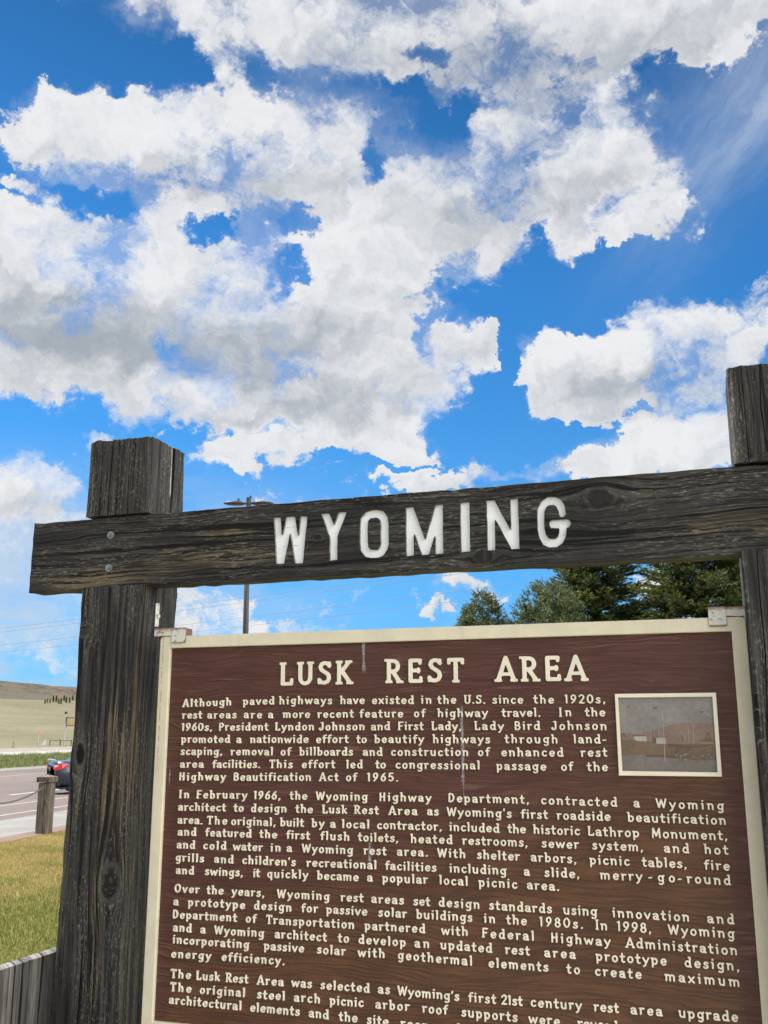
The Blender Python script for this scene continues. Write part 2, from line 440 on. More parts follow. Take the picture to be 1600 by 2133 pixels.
UP = {
 'A': (.70, [[(.06, .06), (.35, .95), (.64, .06)], [(.17, .30), (.53, .30), .85]], [(.06, 0), (.64, 0)]),
 'B': (.60, [[(.12, .08), (.12, .92)], [(.12, .92)] + arc(.28, .72, .18, .2, 90, -90) + [(.12, .52)], [(.12, .52)] + arc(.30, .30, .21, .22, 90, -90) + [(.12, .08)]], []),
 'D': (.64, [[(.12, .08), (.12, .92)] + arc(.24, .5, .3, .42, 90, -90) + [(.12, .08)]], []),
 'E': (.58, [[(.50, .92), (.13, .92), (.13, .08), (.53, .08)], [(.13, .51), (.44, .51)], [(.50, .92), (.50, .80), .8], [(.53, .08), (.53, .22), .8], [(.44, .57), (.44, .45), .8]], []),
 'F': (.55, [[(.49, .90), (.12, .92), (.12, .08)], [(.12, .50), (.40, .50)]], [(.12, 0)]),
 'H': (.66, [[(.12, .92), (.12, .08)], [(.52, .92), (.52, .08)], [(.12, .52), (.52, .52)]], []),
 'I': (.28, [[(.14, .92), (.14, .08)]], [(.14, 0), (.14, 1)]),
 'J': (.55, [[(.28, .92), (.42, .92), (.42, .3)] + arc(.25, .27, .17, .19, 0, -160), [(.08, .24), (.13, .28), 1.1]], []),
 'K': (.66, [[(.13, .92), (.13, .08)], [(.52, .92), (.16, .46)], [(.24, .56), (.57, .08)]], [(.13, 0), (.13, 1), (.57, 0), (.52, 1)]),
 'L': (.54, [[(.12, .92), (.12, .08), (.48, .08)], [(.49, .07), (.50, .26), .8]], [(.12, 1)]),
 'M': (.80, [[(.10, .06), (.14, .94), (.40, .22), (.66, .94), (.70, .06)]], []),
 'O': (.70, [ell(.35, .5, .27, .42)], []),
 'P': (.56, [[(.12, .08), (.12, .92)] + arc(.28, .69, .2, .23, 90, -90) + [(.12, .46)]], []),
 'R': (.62, [[(.12, .08), (.12, .92)] + arc(.28, .70, .2, .22, 90, -90) + [(.12, .48)], [(.27, .48), (.53, .08)]], [(.12, 0), (.55, 0), (.08, 1)]),
 'S': (.55, [S_UP, [(.47, .92), (.47, .76), .75], [(.06, .08), (.06, .24), .75]], []),
 'T': (.58, [[(.05, .92), (.55, .92)], [(.30, .92), (.30, .08)], [(.05, .92), (.04, .78), .8], [(.55, .92), (.56, .78), .8]], [(.30, 0)]),
 'U': (.66, [[(.12, .92), (.12, .34)] + arc(.33, .32, .21, .24, 180, 360) + [(.54, .92)]], [(.12, 1), (.54, 1)]),
 'W': (.92, [[(.06, .92), (.26, .08), (.46, .84), (.66, .08), (.86, .92)]], []),
}
# plain gothic capitals cut into the beam: strokes run past 0..1 and are clipped flat
GOTH = {
 'W': (.70, [[(.065, 1.1), (.155, -.06)], [(.155, -.06), (.35, 1.1)], [(.35, 1.1), (.545, -.06)], [(.545, -.06), (.635, 1.1)]]),
 'Y': (.53, [[(.04, 1.12), (.265, .5)], [(.49, 1.12), (.265, .5)], [(.265, .56), (.265, -.1)]]),
 'O': (.61, [[(.305 + dx * .215, .5 + dy * .41) for dx, dy in ((-1, .5), (-.93, .74), (-.62, .95), (-.25, 1), (.25, 1), (.62, .95), (.93, .74), (1, .5), (1, -.5), (.93, -.74), (.62, -.95), (.25, -1), (-.25, -1), (-.62, -.95), (-.93, -.74), (-1, -.5), (-1, .5))]]),
 'M': (.80, [[(.09, 1.1), (.09, -.1)], [(.71, 1.1), (.71, -.1)], [(.06, 1.04), (.42, .04)], [(.74, 1.04), (.42, .04)]]),
 'I': (.2, [[(.1, 1.1), (.1, -.1)]]),
 'N': (.68, [[(.09, 1.1), (.09, -.1)], [(.59, 1.1), (.59, -.1)], [(.07, 1.02), (.61, -.02)]]),
 'G': (.70, [[(.60, .66), (.585, .76), (.52, .87), (.42, .91), (.29, .91), (.18, .86), (.11, .74), (.095, .6), (.095, .38), (.12, .24), (.19, .13), (.29, .09), (.42, .09), (.52, .14), (.585, .25), (.60, .38), (.60, .45)], [(.70, .455), (.37, .455)]]),
}
def sdf(strokes, w, X, Y, serifs=(), sw=.3, butt=False):
    D = np.full(X.shape, 9.0)
    for st in strokes:
        r = w / 2
        pts = list(st)
        if not hasattr(pts[-1], '__len__'): r *= pts.pop()
        for i in range(len(pts) - 1):
            (ax, ay), (bx, by) = pts[i], pts[i + 1]
            dx, dy = bx - ax, by - ay; L2 = dx * dx + dy * dy + 1e-12
            t = np.clip(((X - ax) * dx + (Y - ay) * dy) / L2, 0, 1)
            D = np.minimum(D, np.hypot(X - ax - t * dx, Y - ay - t * dy) - r)
    for (sx, sy) in serifs:
        cy = .055 if sy == 0 else .945
        D = np.minimum(D, np.maximum(np.abs(X - sx) - sw / 2, np.abs(Y - cy) - .055))
    if butt: D = np.maximum(D, np.maximum(-Y, Y - 1))
    return D
def contours(D, xs, ys):
    """marching squares: closed loops of the zero level, inside = D < 0"""
    ny, nx = D.shape; ins = D < 0
    nxt = {}
    def P(k):
        o, j, i = k
        if o == 0: a, b = D[j, i], D[j, i + 1]; t = a / (a - b); return (xs[i] + t * (xs[i + 1] - xs[i]), ys[j])
        a, b = D[j, i], D[j + 1, i]; t = a / (a - b); return (xs[i], ys[j] + t * (ys[j + 1] - ys[j]))
    code = ins[:-1, :-1] * 1 + ins[:-1, 1:] * 2 + ins[1:, 1:] * 4 + ins[1:, :-1] * 8
    for j, i in zip(*np.nonzero((code > 0) & (code < 15))):
        c = code[j, i]; b, r, t, l = (0, j, i), (1, j, i + 1), (0, j + 1, i), (1, j, i)
        for s, e in {1: [(b, l)], 2: [(r, b)], 3: [(r, l)], 4: [(t, r)], 5: [(b, l), (t, r)], 6: [(t, b)], 7: [(t, l)], 8: [(l, t)], 9: [(b, t)], 10: [(r, b), (l, t)], 11: [(r, t)], 12: [(l, r)], 13: [(b, r)], 14: [(l, b)]}[c]:
            nxt[s] = e
    loops = []
    while nxt:
        k0 = next(iter(nxt)); k = k0; lp = []
        while k in nxt:
            lp.append(P(k)); k = nxt.pop(k)
        if len(lp) > 4: loops.append(lp)
    return loops
def thin(lp, tol):
    out = [lp[0]]
    for i in range(1, len(lp) - 1):
        a, b, c = out[-1], lp[i], lp[i + 1]
        L = math.hypot(c[0] - a[0], c[1] - a[1]) + 1e-9
        h = abs((b[0] - a[0]) * (c[1] - a[1]) - (b[1] - a[1]) * (c[0] - a[0])) / L
        if h > tol or math.hypot(b[0] - a[0], b[1] - a[1]) > .12: out.append(b)
    return out
def outline(strokes, w, adv, serifs=(), sw=.3, butt=False, step=.016, rag=0, seed=0, tol=.0025):
    xs = np.arange(-.2, adv + .2, step); ys = np.arange(-.4, 1.2, step)
    X, Y = np.meshgrid(xs, ys)
    if rag:
        r = np.random.default_rng(seed); q = r.uniform(0, 6.28, 8)
        X2 = X + rag * (np.sin(Y * 17 + q[0]) + np.sin(Y * 41 + q[1] + X * 9)); Y2 = Y + rag * (np.sin(X * 19 + q[2]) + .7 * np.sin(X * 37 + Y * 5 + q[3]))
        D = sdf(strokes, w, X2, Y2, serifs, sw, butt)
    else: D = sdf(strokes, w, X, Y, serifs, sw, butt)
    for _ in range(0 if butt else 1):
        E = D.copy(); E[1:-1, 1:-1] = (D[1:-1, 1:-1] * 4 + D[:-2, 1:-1] * 2 + D[2:, 1:-1] * 2 + D[1:-1, :-2] * 2 + D[1:-1, 2:] * 2 + D[:-2, :-2] + D[2:, 2:] + D[:-2, 2:] + D[2:, :-2]) / 16; D = E
    D = D + 1e-7
    return [thin(l, tol) for l in contours(D, xs, ys)]
def curve_meshes(items):
    """items: (loops, extrude, bevel) -> list of (verts, faces); flat filled curves turned to meshes in one go"""
    obs = []
    for loops, ext, bev in items:
        cu = bpy.data.curves.new('outline', 'CURVE'); cu.dimensions = '2D'; cu.fill_mode = 'BOTH'; cu.extrude = ext; cu.bevel_depth = bev; cu.bevel_resolution = 1; cu.offset = -bev
        for lp in loops:
            sp = cu.splines.new('POLY'); sp.points.add(len(lp) - 1); sp.use_cyclic_u = True
            sp.points.foreach_set('co', [c for p in lp for c in (p[0], p[1], 0, 1)])
        o = bpy.data.objects.new('outline', cu); C.objects.link(o); obs.append(o)
    bpy.context.view_layer.update(); dg = bpy.context.evaluated_depsgraph_get()
    res = []
    for o in obs:
        me = bpy.data.meshes.new_from_object(o.evaluated_get(dg))
        V = np.empty(len(me.vertices) * 3); me.vertices.foreach_get('co', V)
        res.append((V.reshape(-1, 3), [tuple(p.vertices) for p in me.polygons]))
        bpy.data.meshes.remove(me); cu = o.data; bpy.data.objects.remove(o); bpy.data.curves.remove(cu)
    return res
# every word of the panel with its start and end on the board (tenths of a millimetre: along, up, along, up)
WORDS = '''1 Although 738 698 2197 724 paved 2550 730 3465 743 highways 3595 742 5084 732 have 5301 731 5979 727 existed 6178 726 7286 719 in 7465 718 7733 716 the 7883 715 8377 712 U.S. 8571 711 9101 708 since 9280 707 10043 702 the 10279 701 10786 698 1920s, 11037 697 11985 692
1 rest 748 387 1354 388 areas 1516 388 2370 388 are 2594 388 3119 388 a 3299 388 3467 389 more 3710 389 4483 389 recent 4683 389 5683 389 feature 5836 389 7000 390 of 7284 390 7595 390 highway 7883 390 9165 391 travel. 9494 391 10442 391 In 10888 392 11176 392 the 11493 392 11976 392
1 1960s, 751 68 1660 69 President 1882 69 3309 72 Lyndon 3502 72 4589 74 Johnson 4729 74 5970 76 and 6149 77 6658 77 First 6860 78 7532 77 Lady, 7732 77 8488 77 Lady 8819 77 9552 77 Bird 9817 77 10431 77 Johnson 10691 77 11981 76
1 promoted 753 -249 2211 -247 a 2402 -246 2561 -246 nationwide 2793 -246 4450 -243 effort 4665 -242 5546 -240 to 5753 -240 6033 -240 beautify 6232 -239 7540 -237 highways 7753 -236 9198 -234 through 9551 -233 10826 -231 land- 11200 -230 11966 -229
1 scaping, 755 -566 1985 -562 removal 2238 -561 3447 -557 of 3681 -556 3980 -555 billboards 4195 -555 5665 -550 and 5935 -549 6456 -547 construction 6683 -547 8649 -540 of 8895 -540 9203 -539 enhanced 9473 -538 10960 -533 rest 11353 -532 11975 -530
1 area 758 -895 1461 -890 facilities. 1717 -889 3094 -879 This 3367 -877 4015 -872 effort 4281 -870 5189 -864 led 5487 -862 5933 -859 to 6262 -856 6538 -854 congressional 6804 -853 8924 -855 passage 9336 -856 10542 -857 of 10890 -858 11186 -858 the 11482 -859 11975 -859
1 Highway 758 -1223 2124 -1208 Beautification 2361 -1206 4526 -1182 Act 4749 -1179 5284 -1173 of 5490 -1171 5794 -1168 1965. 6053 -1165 6857 -1156
2 In 769 -1671 1054 -1670 February 1285 -1668 2759 -1659 1966, 2949 -1658 3694 -1653 the 3950 -1651 4443 -1648 Wyoming 4678 -1647 6068 -1638 Highway 6382 -1636 7714 -1628 Department, 8145 -1627 10099 -1622 contracted 10392 -1625 12144 -1643 a 12506 -1646 12660 -1648 Wyoming 12998 -1651 14472 -1667
2 architect 759 -1993 2156 -1983 to 2377 -1981 2663 -1979 design 2884 -1978 3868 -1971 the 4117 -1969 4600 -1966 Lusk 4854 -1964 5521 -1959 Rest 5702 -1958 6358 -1954 Area 6602 -1952 7356 -1947 as 7601 -1945 7891 -1943 Wyoming's 8095 -1944 9677 -1952 first 9894 -1953 10539 -1956 roadside 10740 -1957 11980 -1963 beautification 12345 -1965 14476 -1976
2 area. 761 -2320 1485 -2317 The 1626 -2317 2211 -2314 original, 2329 -2314 3576 -2309 built 3702 -2308 4361 -2306 by 4567 -2305 4922 -2304 a 5077 -2303 5246 -2302 local 5386 -2302 6102 -2299 contractor, 6321 -2298 7959 -2292 included 8150 -2292 9380 -2295 the 9564 -2295 10009 -2296 historic 10173 -2296 11268 -2298 Lathrop 11441 -2298 12592 -2301 Monument, 12875 -2301 14485 -2304
2 and 779 -2618 1324 -2616 featured 1584 -2615 2914 -2610 the 3133 -2609 3631 -2607 first 3884 -2606 4533 -2604 flush 4812 -2603 5580 -2600 toilets, 5808 -2599 6853 -2596 heated 7169 -2594 8228 -2591 restrooms, 8463 -2591 10033 -2595 sewer 10367 -2596 11233 -2598 system, 11527 -2599 12659 -2602 and 13115 -2603 13665 -2604 hot 13970 -2605 14488 -2606
2 and 768 -2942 1305 -2939 cold 1550 -2938 2208 -2933 water 2400 -2932 3240 -2927 in 3454 -2926 3728 -2924 a 3905 -2923 4063 -2922 Wyoming 4319 -2921 5691 -2912 rest 5961 -2911 6558 -2907 area. 6828 -2905 7604 -2901 With 7844 -2899 8530 -2903 shelter 8819 -2904 9850 -2910 arbors, 10102 -2912 11154 -2917 picnic 11448 -2919 12354 -2924 tables, 12609 -2925 13582 -2931 fire 13948 -2933 14497 -2936
2 grills 757 -3265 1572 -3262 and 1877 -3260 2427 -3258 children's 2685 -3257 4155 -3251 recreational 4448 -3250 6292 -3242 facilities 6521 -3242 7816 -3236 including 8136 -3235 9523 -3236 a 9929 -3236 10080 -3236 slide, 10409 -3236 11206 -3237 merry 11670 -3237 12618 -3237 - 12738 -3237 12842 -3238 go 12946 -3238 13317 -3238 - 13373 -3238 13491 -3238 round 13562 -3238 14496 -3238
2 and 774 -3579 1303 -3574 swings, 1622 -3572 2696 -3562 it 2987 -3560 3179 -3558 quickly 3387 -3556 4503 -3546 became 4735 -3544 5840 -3535 a 6061 -3533 6213 -3532 popular 6447 -3529 7604 -3519 local 7881 -3517 8576 -3520 picnic 8840 -3521 9767 -3525 area. 9992 -3527 10735 -3530
3 Over 764 -4026 1483 -4024 the 1685 -4024 2171 -4023 years, 2402 -4023 3314 -4022 Wyoming 3665 -4021 5083 -4019 rest 5368 -4019 5967 -4018 areas 6171 -4017 6995 -4016 set 7235 -4016 7653 -4015 design 7866 -4015 8851 -4019 standards 9085 -4020 10551 -4026 using 10803 -4027 11579 -4030 innovation 11908 -4032 13560 -4039 and 13941 -4040 14505 -4042
3 a 745 -4342 914 -4342 prototype 1165 -4340 2791 -4333 design 3045 -4331 4057 -4327 for 4328 -4325 4777 -4323 passive 4993 -4322 6068 -4317 solar 6348 -4315 7075 -4312 buildings 7299 -4311 8677 -4310 in 8952 -4310 9214 -4311 the 9474 -4312 9967 -4313 1980s. 10255 -4314 11241 -4316 In 11523 -4317 11777 -4318 1998, 11999 -4318 12737 -4320 Wyoming 13096 -4321 14494 -4324
3 Department 749 -4659 2575 -4651 of 2826 -4650 3130 -4649 Transportation 3386 -4648 5721 -4638 partnered 5995 -4637 7528 -4630 with 7917 -4631 8555 -4633 Federal 8899 -4635 10111 -4641 Highway 10517 -4643 11845 -4649 Administration 12155 -4650 14508 -4661
3 and 766 -4977 1302 -4975 a 1557 -4974 1714 -4974 Wyoming 1953 -4973 3338 -4968 architect 3631 -4967 5021 -4963 to 5303 -4962 5597 -4961 develop 5849 -4960 7036 -4956 an 7259 -4955 7614 -4954 updated 7889 -4954 9138 -4958 rest 9434 -4959 10012 -4961 area 10341 -4962 11056 -4964 prototype 11492 -4966 13035 -4970 design, 13408 -4972 14532 -4975
3 incorporating 768 -5266 2937 -5258 passive 3339 -5257 4424 -5253 solar 4767 -5252 5518 -5249 with 5827 -5248 6503 -5246 geothermal 6846 -5248 8646 -5270 elements 9044 -5272 10423 -5276 to 10825 -5278 11134 -5279 create 11467 -5280 12483 -5283 maximum 12965 -5285 14509 -5291
3 energy 752 -5604 1885 -5593 efficiency. 2189 -5590 3906 -5572
4 The 758 -6081 1336 -6076 Lusk 1487 -6075 2149 -6069 Rest 2309 -6068 2940 -6062 Area 3168 -6061 3899 -6054 was 4105 -6052 4643 -6048 selected 4869 -6046 6134 -6035 as 6342 -6033 6639 -6031 Wyoming's 6831 -6033 8331 -6051 first 8540 -6049 9200 -6042 21st 9321 -6041 9813 -6035 century 9997 -6033 11148 -6020 rest 11397 -6017 11953 -6011 area 12200 -6008 12882 -6001 upgrade 13210 -5997 14437 -5983
4 The 762 -6397 1363 -6394 original 1611 -6392 2851 -6385 steel 3191 -6383 3927 -6379 arch 4182 -6377 4855 -6373 picnic 5110 -6371 5981 -6366 arbor 6282 -6364 7127 -6359 roof 7431 -6360 8065 -6365 supports 8375 -6367 9682 -6377 were 9933 -6379 10644 -6384 reused 11027 -6385 11913 -6387
4 architectural 745 -6691 2765 -6691 elements 3019 -6691 4334 -6691 and 4579 -6695 5098 -6703 the 5349 -6707 5832 -6715 site 6067 -6719 6606 -6728 reopened 6901 -6730 8346 -6742
T LUSK 3595 1225 5663 1237 REST 6506 1248 8593 1229 AREA 9347 1234 11625 1224
W W 3609 4356 4594 4328 Y 4970 4357 5700 4368 O 6054 4364 6848 4355 M 7274 4360 8299 4372 I 8717 4378 8972 4382 N 9370 4381 10208 4378 G 10634 4370 11456 4355'''

# ------------------------------------------------------------------ materials
def wood(name, axis, knots=(), dark=(.006, .0058, .0056), mid=(.066, .061, .055), warm=(.17, .125, .066), warm_amt=.5, freq=105, relief=.004, seed=0.0, run=0, lines=1.0, zones=()):
    """weathered timber. axis = 'X' or 'Z': grain direction; knots = (along, across, radius along, radius across, kind)"""
    m, g = mat(name)
    co = g.v('ADD', obco(g), (seed, seed * .37, seed * 1.7)) if seed else obco(g)
    x, y, z = g.xyz(co)
    if axis == 'X': a, t = x, g.m('ADD', z, g.m('MULTIPLY', y, 1.0))
    else: a, t = z, g.m('ADD', x, g.m('MULTIPLY', y, 1.31))
    t0 = t
    # slow waviness of the growth rings
    av = g.comb(g.m('MULTIPLY', a, 2.2), g.m('MULTIPLY', t, 7.0), 0.0)
    t = g.m('ADD', t, g.m('MULTIPLY', g.m('SUBTRACT', g.noise(av, 1.6, 3, .5), .5), (.038 if axis == 'X' else .014)))
    ring = hole = core = None
    for (ka, kt, ra, rt, kind) in knots:
        ka += seed if axis == 'X' else seed * 1.7
        kt += (seed * 1.7 + seed * .37) if axis == 'X' else (seed + seed * .37 * 1.31)
        da = g.m('SUBTRACT', a, ka); dt = g.m('SUBTRACT', t0, kt)
        q = g.v('LENGTH', g.comb(g.m('DIVIDE', da, ra), g.m('DIVIDE', dt, rt), 0.0))
        wide = g.v('LENGTH', g.comb(g.m('DIVIDE', da, ra * 2.6), g.m('DIVIDE', dt, rt * 2.0), 0.0))
        e = g.m('POWER', .3, g.m('MULTIPLY', wide, wide))
        t = g.m('SUBTRACT', t, g.m('MULTIPLY', g.m('MULTIPLY', dt, e), .93))
        q = g.m('ADD', q, g.m('MULTIPLY', g.m('SUBTRACT', g.noise(g.comb(a, t0, 1.0), 38, 4, .65), .5), .9))
        inner = g.ss(q, 1.0, .7)
        band = g.m('MULTIPLY', g.ss(q, .70, .98), g.ss(q, 1.45, 1.05))
        core = inner if core is None else g.m('MAXIMUM', core, inner)
        ring = band if ring is None else g.m('MAXIMUM', ring, band)
        if kind == 'hole':
            h = g.ss(q, .85, .45); hole = h if hole is None else g.m('MAXIMUM', hole, h)
    la = g.m('MULTIPLY', a, 2.6)
    gv = g.comb(la, g.m('MULTIPLY', t, freq), 0.0)
    n1 = g.noise(gv, 1.0, 3, .62)
    gv2 = g.comb(g.m('MULTIPLY', a, 9.0), g.m('MULTIPLY', t, freq * 2.6), 0.0)
    n2 = g.noise(gv2, 1.0, 3, .65)
    speck = g.noise(g.comb(g.m('MULTIPLY', a, 38.0 if axis == 'X' else 75.0), g.m('MULTIPLY', t, 240.0), 0.0), 1.0, 4, .72)
    crack = g.ss(g.noise(g.comb(g.m('MULTIPLY', a, 1.3), g.m('MULTIPLY', t, freq * .55), 5.0), 1.0, 4, .65), .435, .40)
    blot = g.noise(g.comb(g.m('MULTIPLY', a, 3.0), g.m('MULTIPLY', t, 12.0), 2.0), 1.0, 4, .6)
    wv = g.noise(g.comb(g.m('MULTIPLY', a, 1.7), g.m('MULTIPLY', t, 14.0), 8.0), 1.0, 4, .6)
    for (ka, kt, ra, rt, kw) in zones:
        q = g.v('LENGTH', g.comb(g.m('DIVIDE', g.m('SUBTRACT', a, ka), ra), g.m('DIVIDE', g.m('SUBTRACT', t0, kt), rt), 0.0))
        wv = g.m('MULTIPLY_ADD', g.ss(q, 1.2, .2), kw, wv)
    ridge = g.ss(g.m('ADD', g.m('MULTIPLY', n1, .6), g.m('MULTIPLY', n2, .4)), .39, .62)
    col = g.mix(ridge, dark, mid)
    wf = g.m('MULTIPLY', g.ss(wv, .53, .68), g.ss(g.m('ADD', g.m('MULTIPLY', ridge, .7), g.m('MULTIPLY', speck, .6)), .45, .95))
    col = g.mix(g.m('MULTIPLY', wf, warm_amt), col, warm)
    pale = g.m('MULTIPLY', g.ss(speck, .53, .64), g.ss(blot, .36, .58))
    col = g.mix(g.m('MULTIPLY', pale, .75), col, (.215, .20, .175))
    col = g.mix(g.m('MULTIPLY', g.ss(blot, .58, .36), .55), col, (.014, .014, .016))
    col = g.mix(g.m('MULTIPLY', crack, .92 * lines), col, (.003, .003, .003))
    if ring is not None:
        col = g.mix(g.m('MULTIPLY', ring, g.m('MULTIPLY_ADD', speck, .8, .1 if axis == 'Z' else -.2), clamp=True), col, (.085, .08, .075))
        col = g.mix(g.m('MULTIPLY', core, .45 if axis == 'Z' else .8), col, (.012, .010, .009))
    if hole is not None: col = g.mix(hole, col, (.003, .003, .003))
    if run:
        u = g.m('SUBTRACT', g.m('ABSOLUTE', g.m('SUBTRACT', y, g.m('MULTIPLY_ADD', n2, .003, run - .0015))), .0016)
        k = g.m('MULTIPLY', g.m('MULTIPLY', g.ss(u, .0012, -.0006), g.ss(x, -.026, -.022)), g.m('MULTIPLY', g.ss(z, 2.315, 2.33), g.ss(speck, .35, .5)))
        col = g.mix(g.m('MULTIPLY', k, .85), col, (.42, .40, .36))
    g.set(g.b.inputs['Base Color'], col)
    g.set(g.b.inputs['Roughness'], g.m('MULTIPLY_ADD', n2, .25, .5)); g.set(g.b.inputs['Specular IOR Level'], .22)
    h = g.m('ADD', g.m('MULTIPLY', n1, .7), g.m('MULTIPLY', n2, .3))
    h = g.m('SUBTRACT', h, g.m('MULTIPLY', crack, .5 * lines))
    h = g.m('ADD', h, g.m('MULTIPLY', speck, .3))
    if ring is not None: h = g.m('ADD', h, g.m('MULTIPLY', ring, .35))
    if hole is not None: h = g.m('SUBTRACT', h, g.m('MULTIPLY', hole, 1.5))
    bump(g, h, 1.0, relief)
    return m
def streaks(g, x, z, col, amount=1.0):
    """bird droppings that ran down the panel: (along, top, bottom, half width)"""
    nz = g.noise(g.comb(g.m('MULTIPLY', x, 320.0), g.m('MULTIPLY', z, 130.0), 0.0), 1.0, 4, .7)
    f = None
    for (u, z1, z0, hw, a) in ((.594, 1.89, 1.800, .0042, .55), (.851, 1.718, 1.53, .0040, .5), (.852, 1.55, 1.48, .0012, .4), (.612, 1.392, 1.322, .004, .5), (.044, 1.56, 1.515, .002, .5)):
        w = g.m('MULTIPLY_ADD', g.noise(g.comb(0.0, g.m('MULTIPLY', z, 45.0), u * 50), 1.0, 3, .7), hw * 2.4, -hw * .35)
        d = g.m('ABSOLUTE', g.m('SUBTRACT', x, g.m('MULTIPLY_ADD', g.noise(g.comb(0.0, g.m('MULTIPLY', z, 14.0), u * 9), 1.0, 2), .007, u - .0035)))
        k = g.m('MULTIPLY', g.ss(g.m('SUBTRACT', d, w), .0015, -.0015), g.m('MULTIPLY', g.ss(z, z1 + .004, z1 - .012), g.ss(z, z0 - .004, z0 + .02)))
        k = g.m('MULTIPLY', k, g.m('MULTIPLY', g.ss(nz, .32, .58), a))
        f = k if f is None else g.m('MAXIMUM', f, k)
    return g.mix(g.m('MULTIPLY', f, amount), col, (.52, .54, .58))
def panel_mat():
    m, g = mat('brown_carved_board'); co = obco(g); x, y, z = g.xyz(co)
    t = g.m('ADD', z, g.m('MULTIPLY', g.m('SUBTRACT', g.noise(g.comb(g.m('MULTIPLY', x, 3.0), g.m('MULTIPLY', z, 13.0), 0.0), 1.0, 3, .5), .5), .075))
    n1 = g.noise(g.comb(g.m('MULTIPLY', x, 6.5), g.m('MULTIPLY', t, 185.0), 0.0), 1.0, 2, .45)
    n2 = g.noise(g.comb(g.m('MULTIPLY', x, 26.0), g.m('MULTIPLY', t, 330.0), 3.0), 1.0, 3, .6)
    line = g.ss(n1, .36, .60)
    col = g.mix(line, (.074, .0285, .0208), (.094, .0370, .0270))
    thin_ = g.m('MULTIPLY', g.ss(n1, .585, .64), g.ss(g.noise(g.comb(x, z, 2.0), 12, 3), .42, .6))
    col = g.mix(g.m('MULTIPLY', thin_, .35), col, (.19, .115, .09))
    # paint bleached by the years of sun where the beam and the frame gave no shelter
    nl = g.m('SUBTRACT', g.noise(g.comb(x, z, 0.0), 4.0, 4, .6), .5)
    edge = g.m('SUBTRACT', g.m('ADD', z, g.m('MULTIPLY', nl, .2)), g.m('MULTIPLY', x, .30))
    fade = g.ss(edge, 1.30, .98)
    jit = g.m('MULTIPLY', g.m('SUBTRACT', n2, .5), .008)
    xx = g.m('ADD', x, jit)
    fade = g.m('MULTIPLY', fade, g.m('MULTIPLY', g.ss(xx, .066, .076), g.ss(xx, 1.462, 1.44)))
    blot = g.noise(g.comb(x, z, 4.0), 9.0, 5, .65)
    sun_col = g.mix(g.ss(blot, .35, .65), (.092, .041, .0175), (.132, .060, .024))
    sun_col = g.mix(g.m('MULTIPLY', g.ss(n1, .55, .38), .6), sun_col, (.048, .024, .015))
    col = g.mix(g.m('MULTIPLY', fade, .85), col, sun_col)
    col = g.mix(g.m('MULTIPLY', g.ss(n2, .62, .8), .25), col, (.16, .12, .10))
    col = streaks(g, x, z, col)
    g.set(g.b.inputs['Base Color'], col)
    g.set(g.b.inputs['Roughness'], g.m('MULTIPLY_ADD', n2, .2, .42)); g.set(g.b.inputs['Specular IOR Level'], .35)
    bump(g, g.m('ADD', g.m('MULTIPLY', g.ss(n1, .3, .7), .8), g.m('MULTIPLY', n2, .2)), 1.0, .0022)
    return m
def cream_mat(name, col, rust=False, runs=False):
    m, g = mat(name); co = obco(g); x, y, z = g.xyz(co)
    n = g.noise(co, 14, 5, .6); f = g.noise(co, 120, 3, .6)
    c = g.mix(g.ss(n, .3, .7), tuple(v * .93 for v in col), tuple(min(1, v * 1.05) for v in col))
    c = g.mix(g.m('MULTIPLY', g.ss(f, .7, .8), .3), c, (.30, .26, .17))
    if runs:
        d = g.m('ABSOLUTE', g.m('SUBTRACT', x, g.m('MULTIPLY_ADD', g.noise(g.comb(0.0, 0.0, z), 9.0, 2), .006, .0075)))
        k = g.m('MULTIPLY', g.ss(d, .0018, .0008), g.ss(g.noise(g.comb(0.0, 0.0, z), 38.0, 3, .7), .44, .52))
        k = g.m('MULTIPLY', k, g.ss(z, 1.52, 1.62))
        c = g.mix(g.m('MULTIPLY', k, .75), c, (.33, .17, .05))
        dirt = g.m('MULTIPLY', g.ss(g.noise(g.comb(g.m('MULTIPLY', x, 30.0), g.m('MULTIPLY', z, 5.0), 0.0), 1.0, 4, .7), .55, .75), .25)
        c = g.mix(dirt, c, (.42, .36, .22))
    if rust:
        c = g.mix(g.m('MULTIPLY', g.ss(g.noise(co, 60, 5, .7), .53, .64), .8), c, (.20, .075, .03))
        top = g.ss(g.m('ADD', z, g.m('MULTIPLY', g.m('SUBTRACT', g.noise(co, 90, 4, .6), .5), .012)), 1.9245, 1.9335)
        top = g.m('MULTIPLY', top, g.ss(z, 1.939, 1.937))
        c = g.mix(g.m('MULTIPLY', top, .8), c, (.21, .075, .045))
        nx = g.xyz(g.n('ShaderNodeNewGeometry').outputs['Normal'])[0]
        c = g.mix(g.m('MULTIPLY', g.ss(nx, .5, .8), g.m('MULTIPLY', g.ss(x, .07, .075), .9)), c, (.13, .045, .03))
        low = g.ss(g.m('ADD', z, g.m('MULTIPLY', g.m('SUBTRACT', g.noise(co, 160, 4, .6), .5), .006)), 1.8955, 1.893)
        c = g.mix(g.m('MULTIPLY', low, .8), c, (.16, .07, .035))
    c = streaks(g, x, z, c, .7) if name == 'cream_letters' else c
    g.set(g.b.inputs['Base Color'], c); g.set(g.b.inputs['Roughness'], .45); g.set(g.b.inputs['Specular IOR Level'], .4)
    bump(g, g.m('ADD', n, g.m('MULTIPLY', f, .5)), .6, .0008)
    return m
MAT = {}
CREAM = (.70, .635, .485)
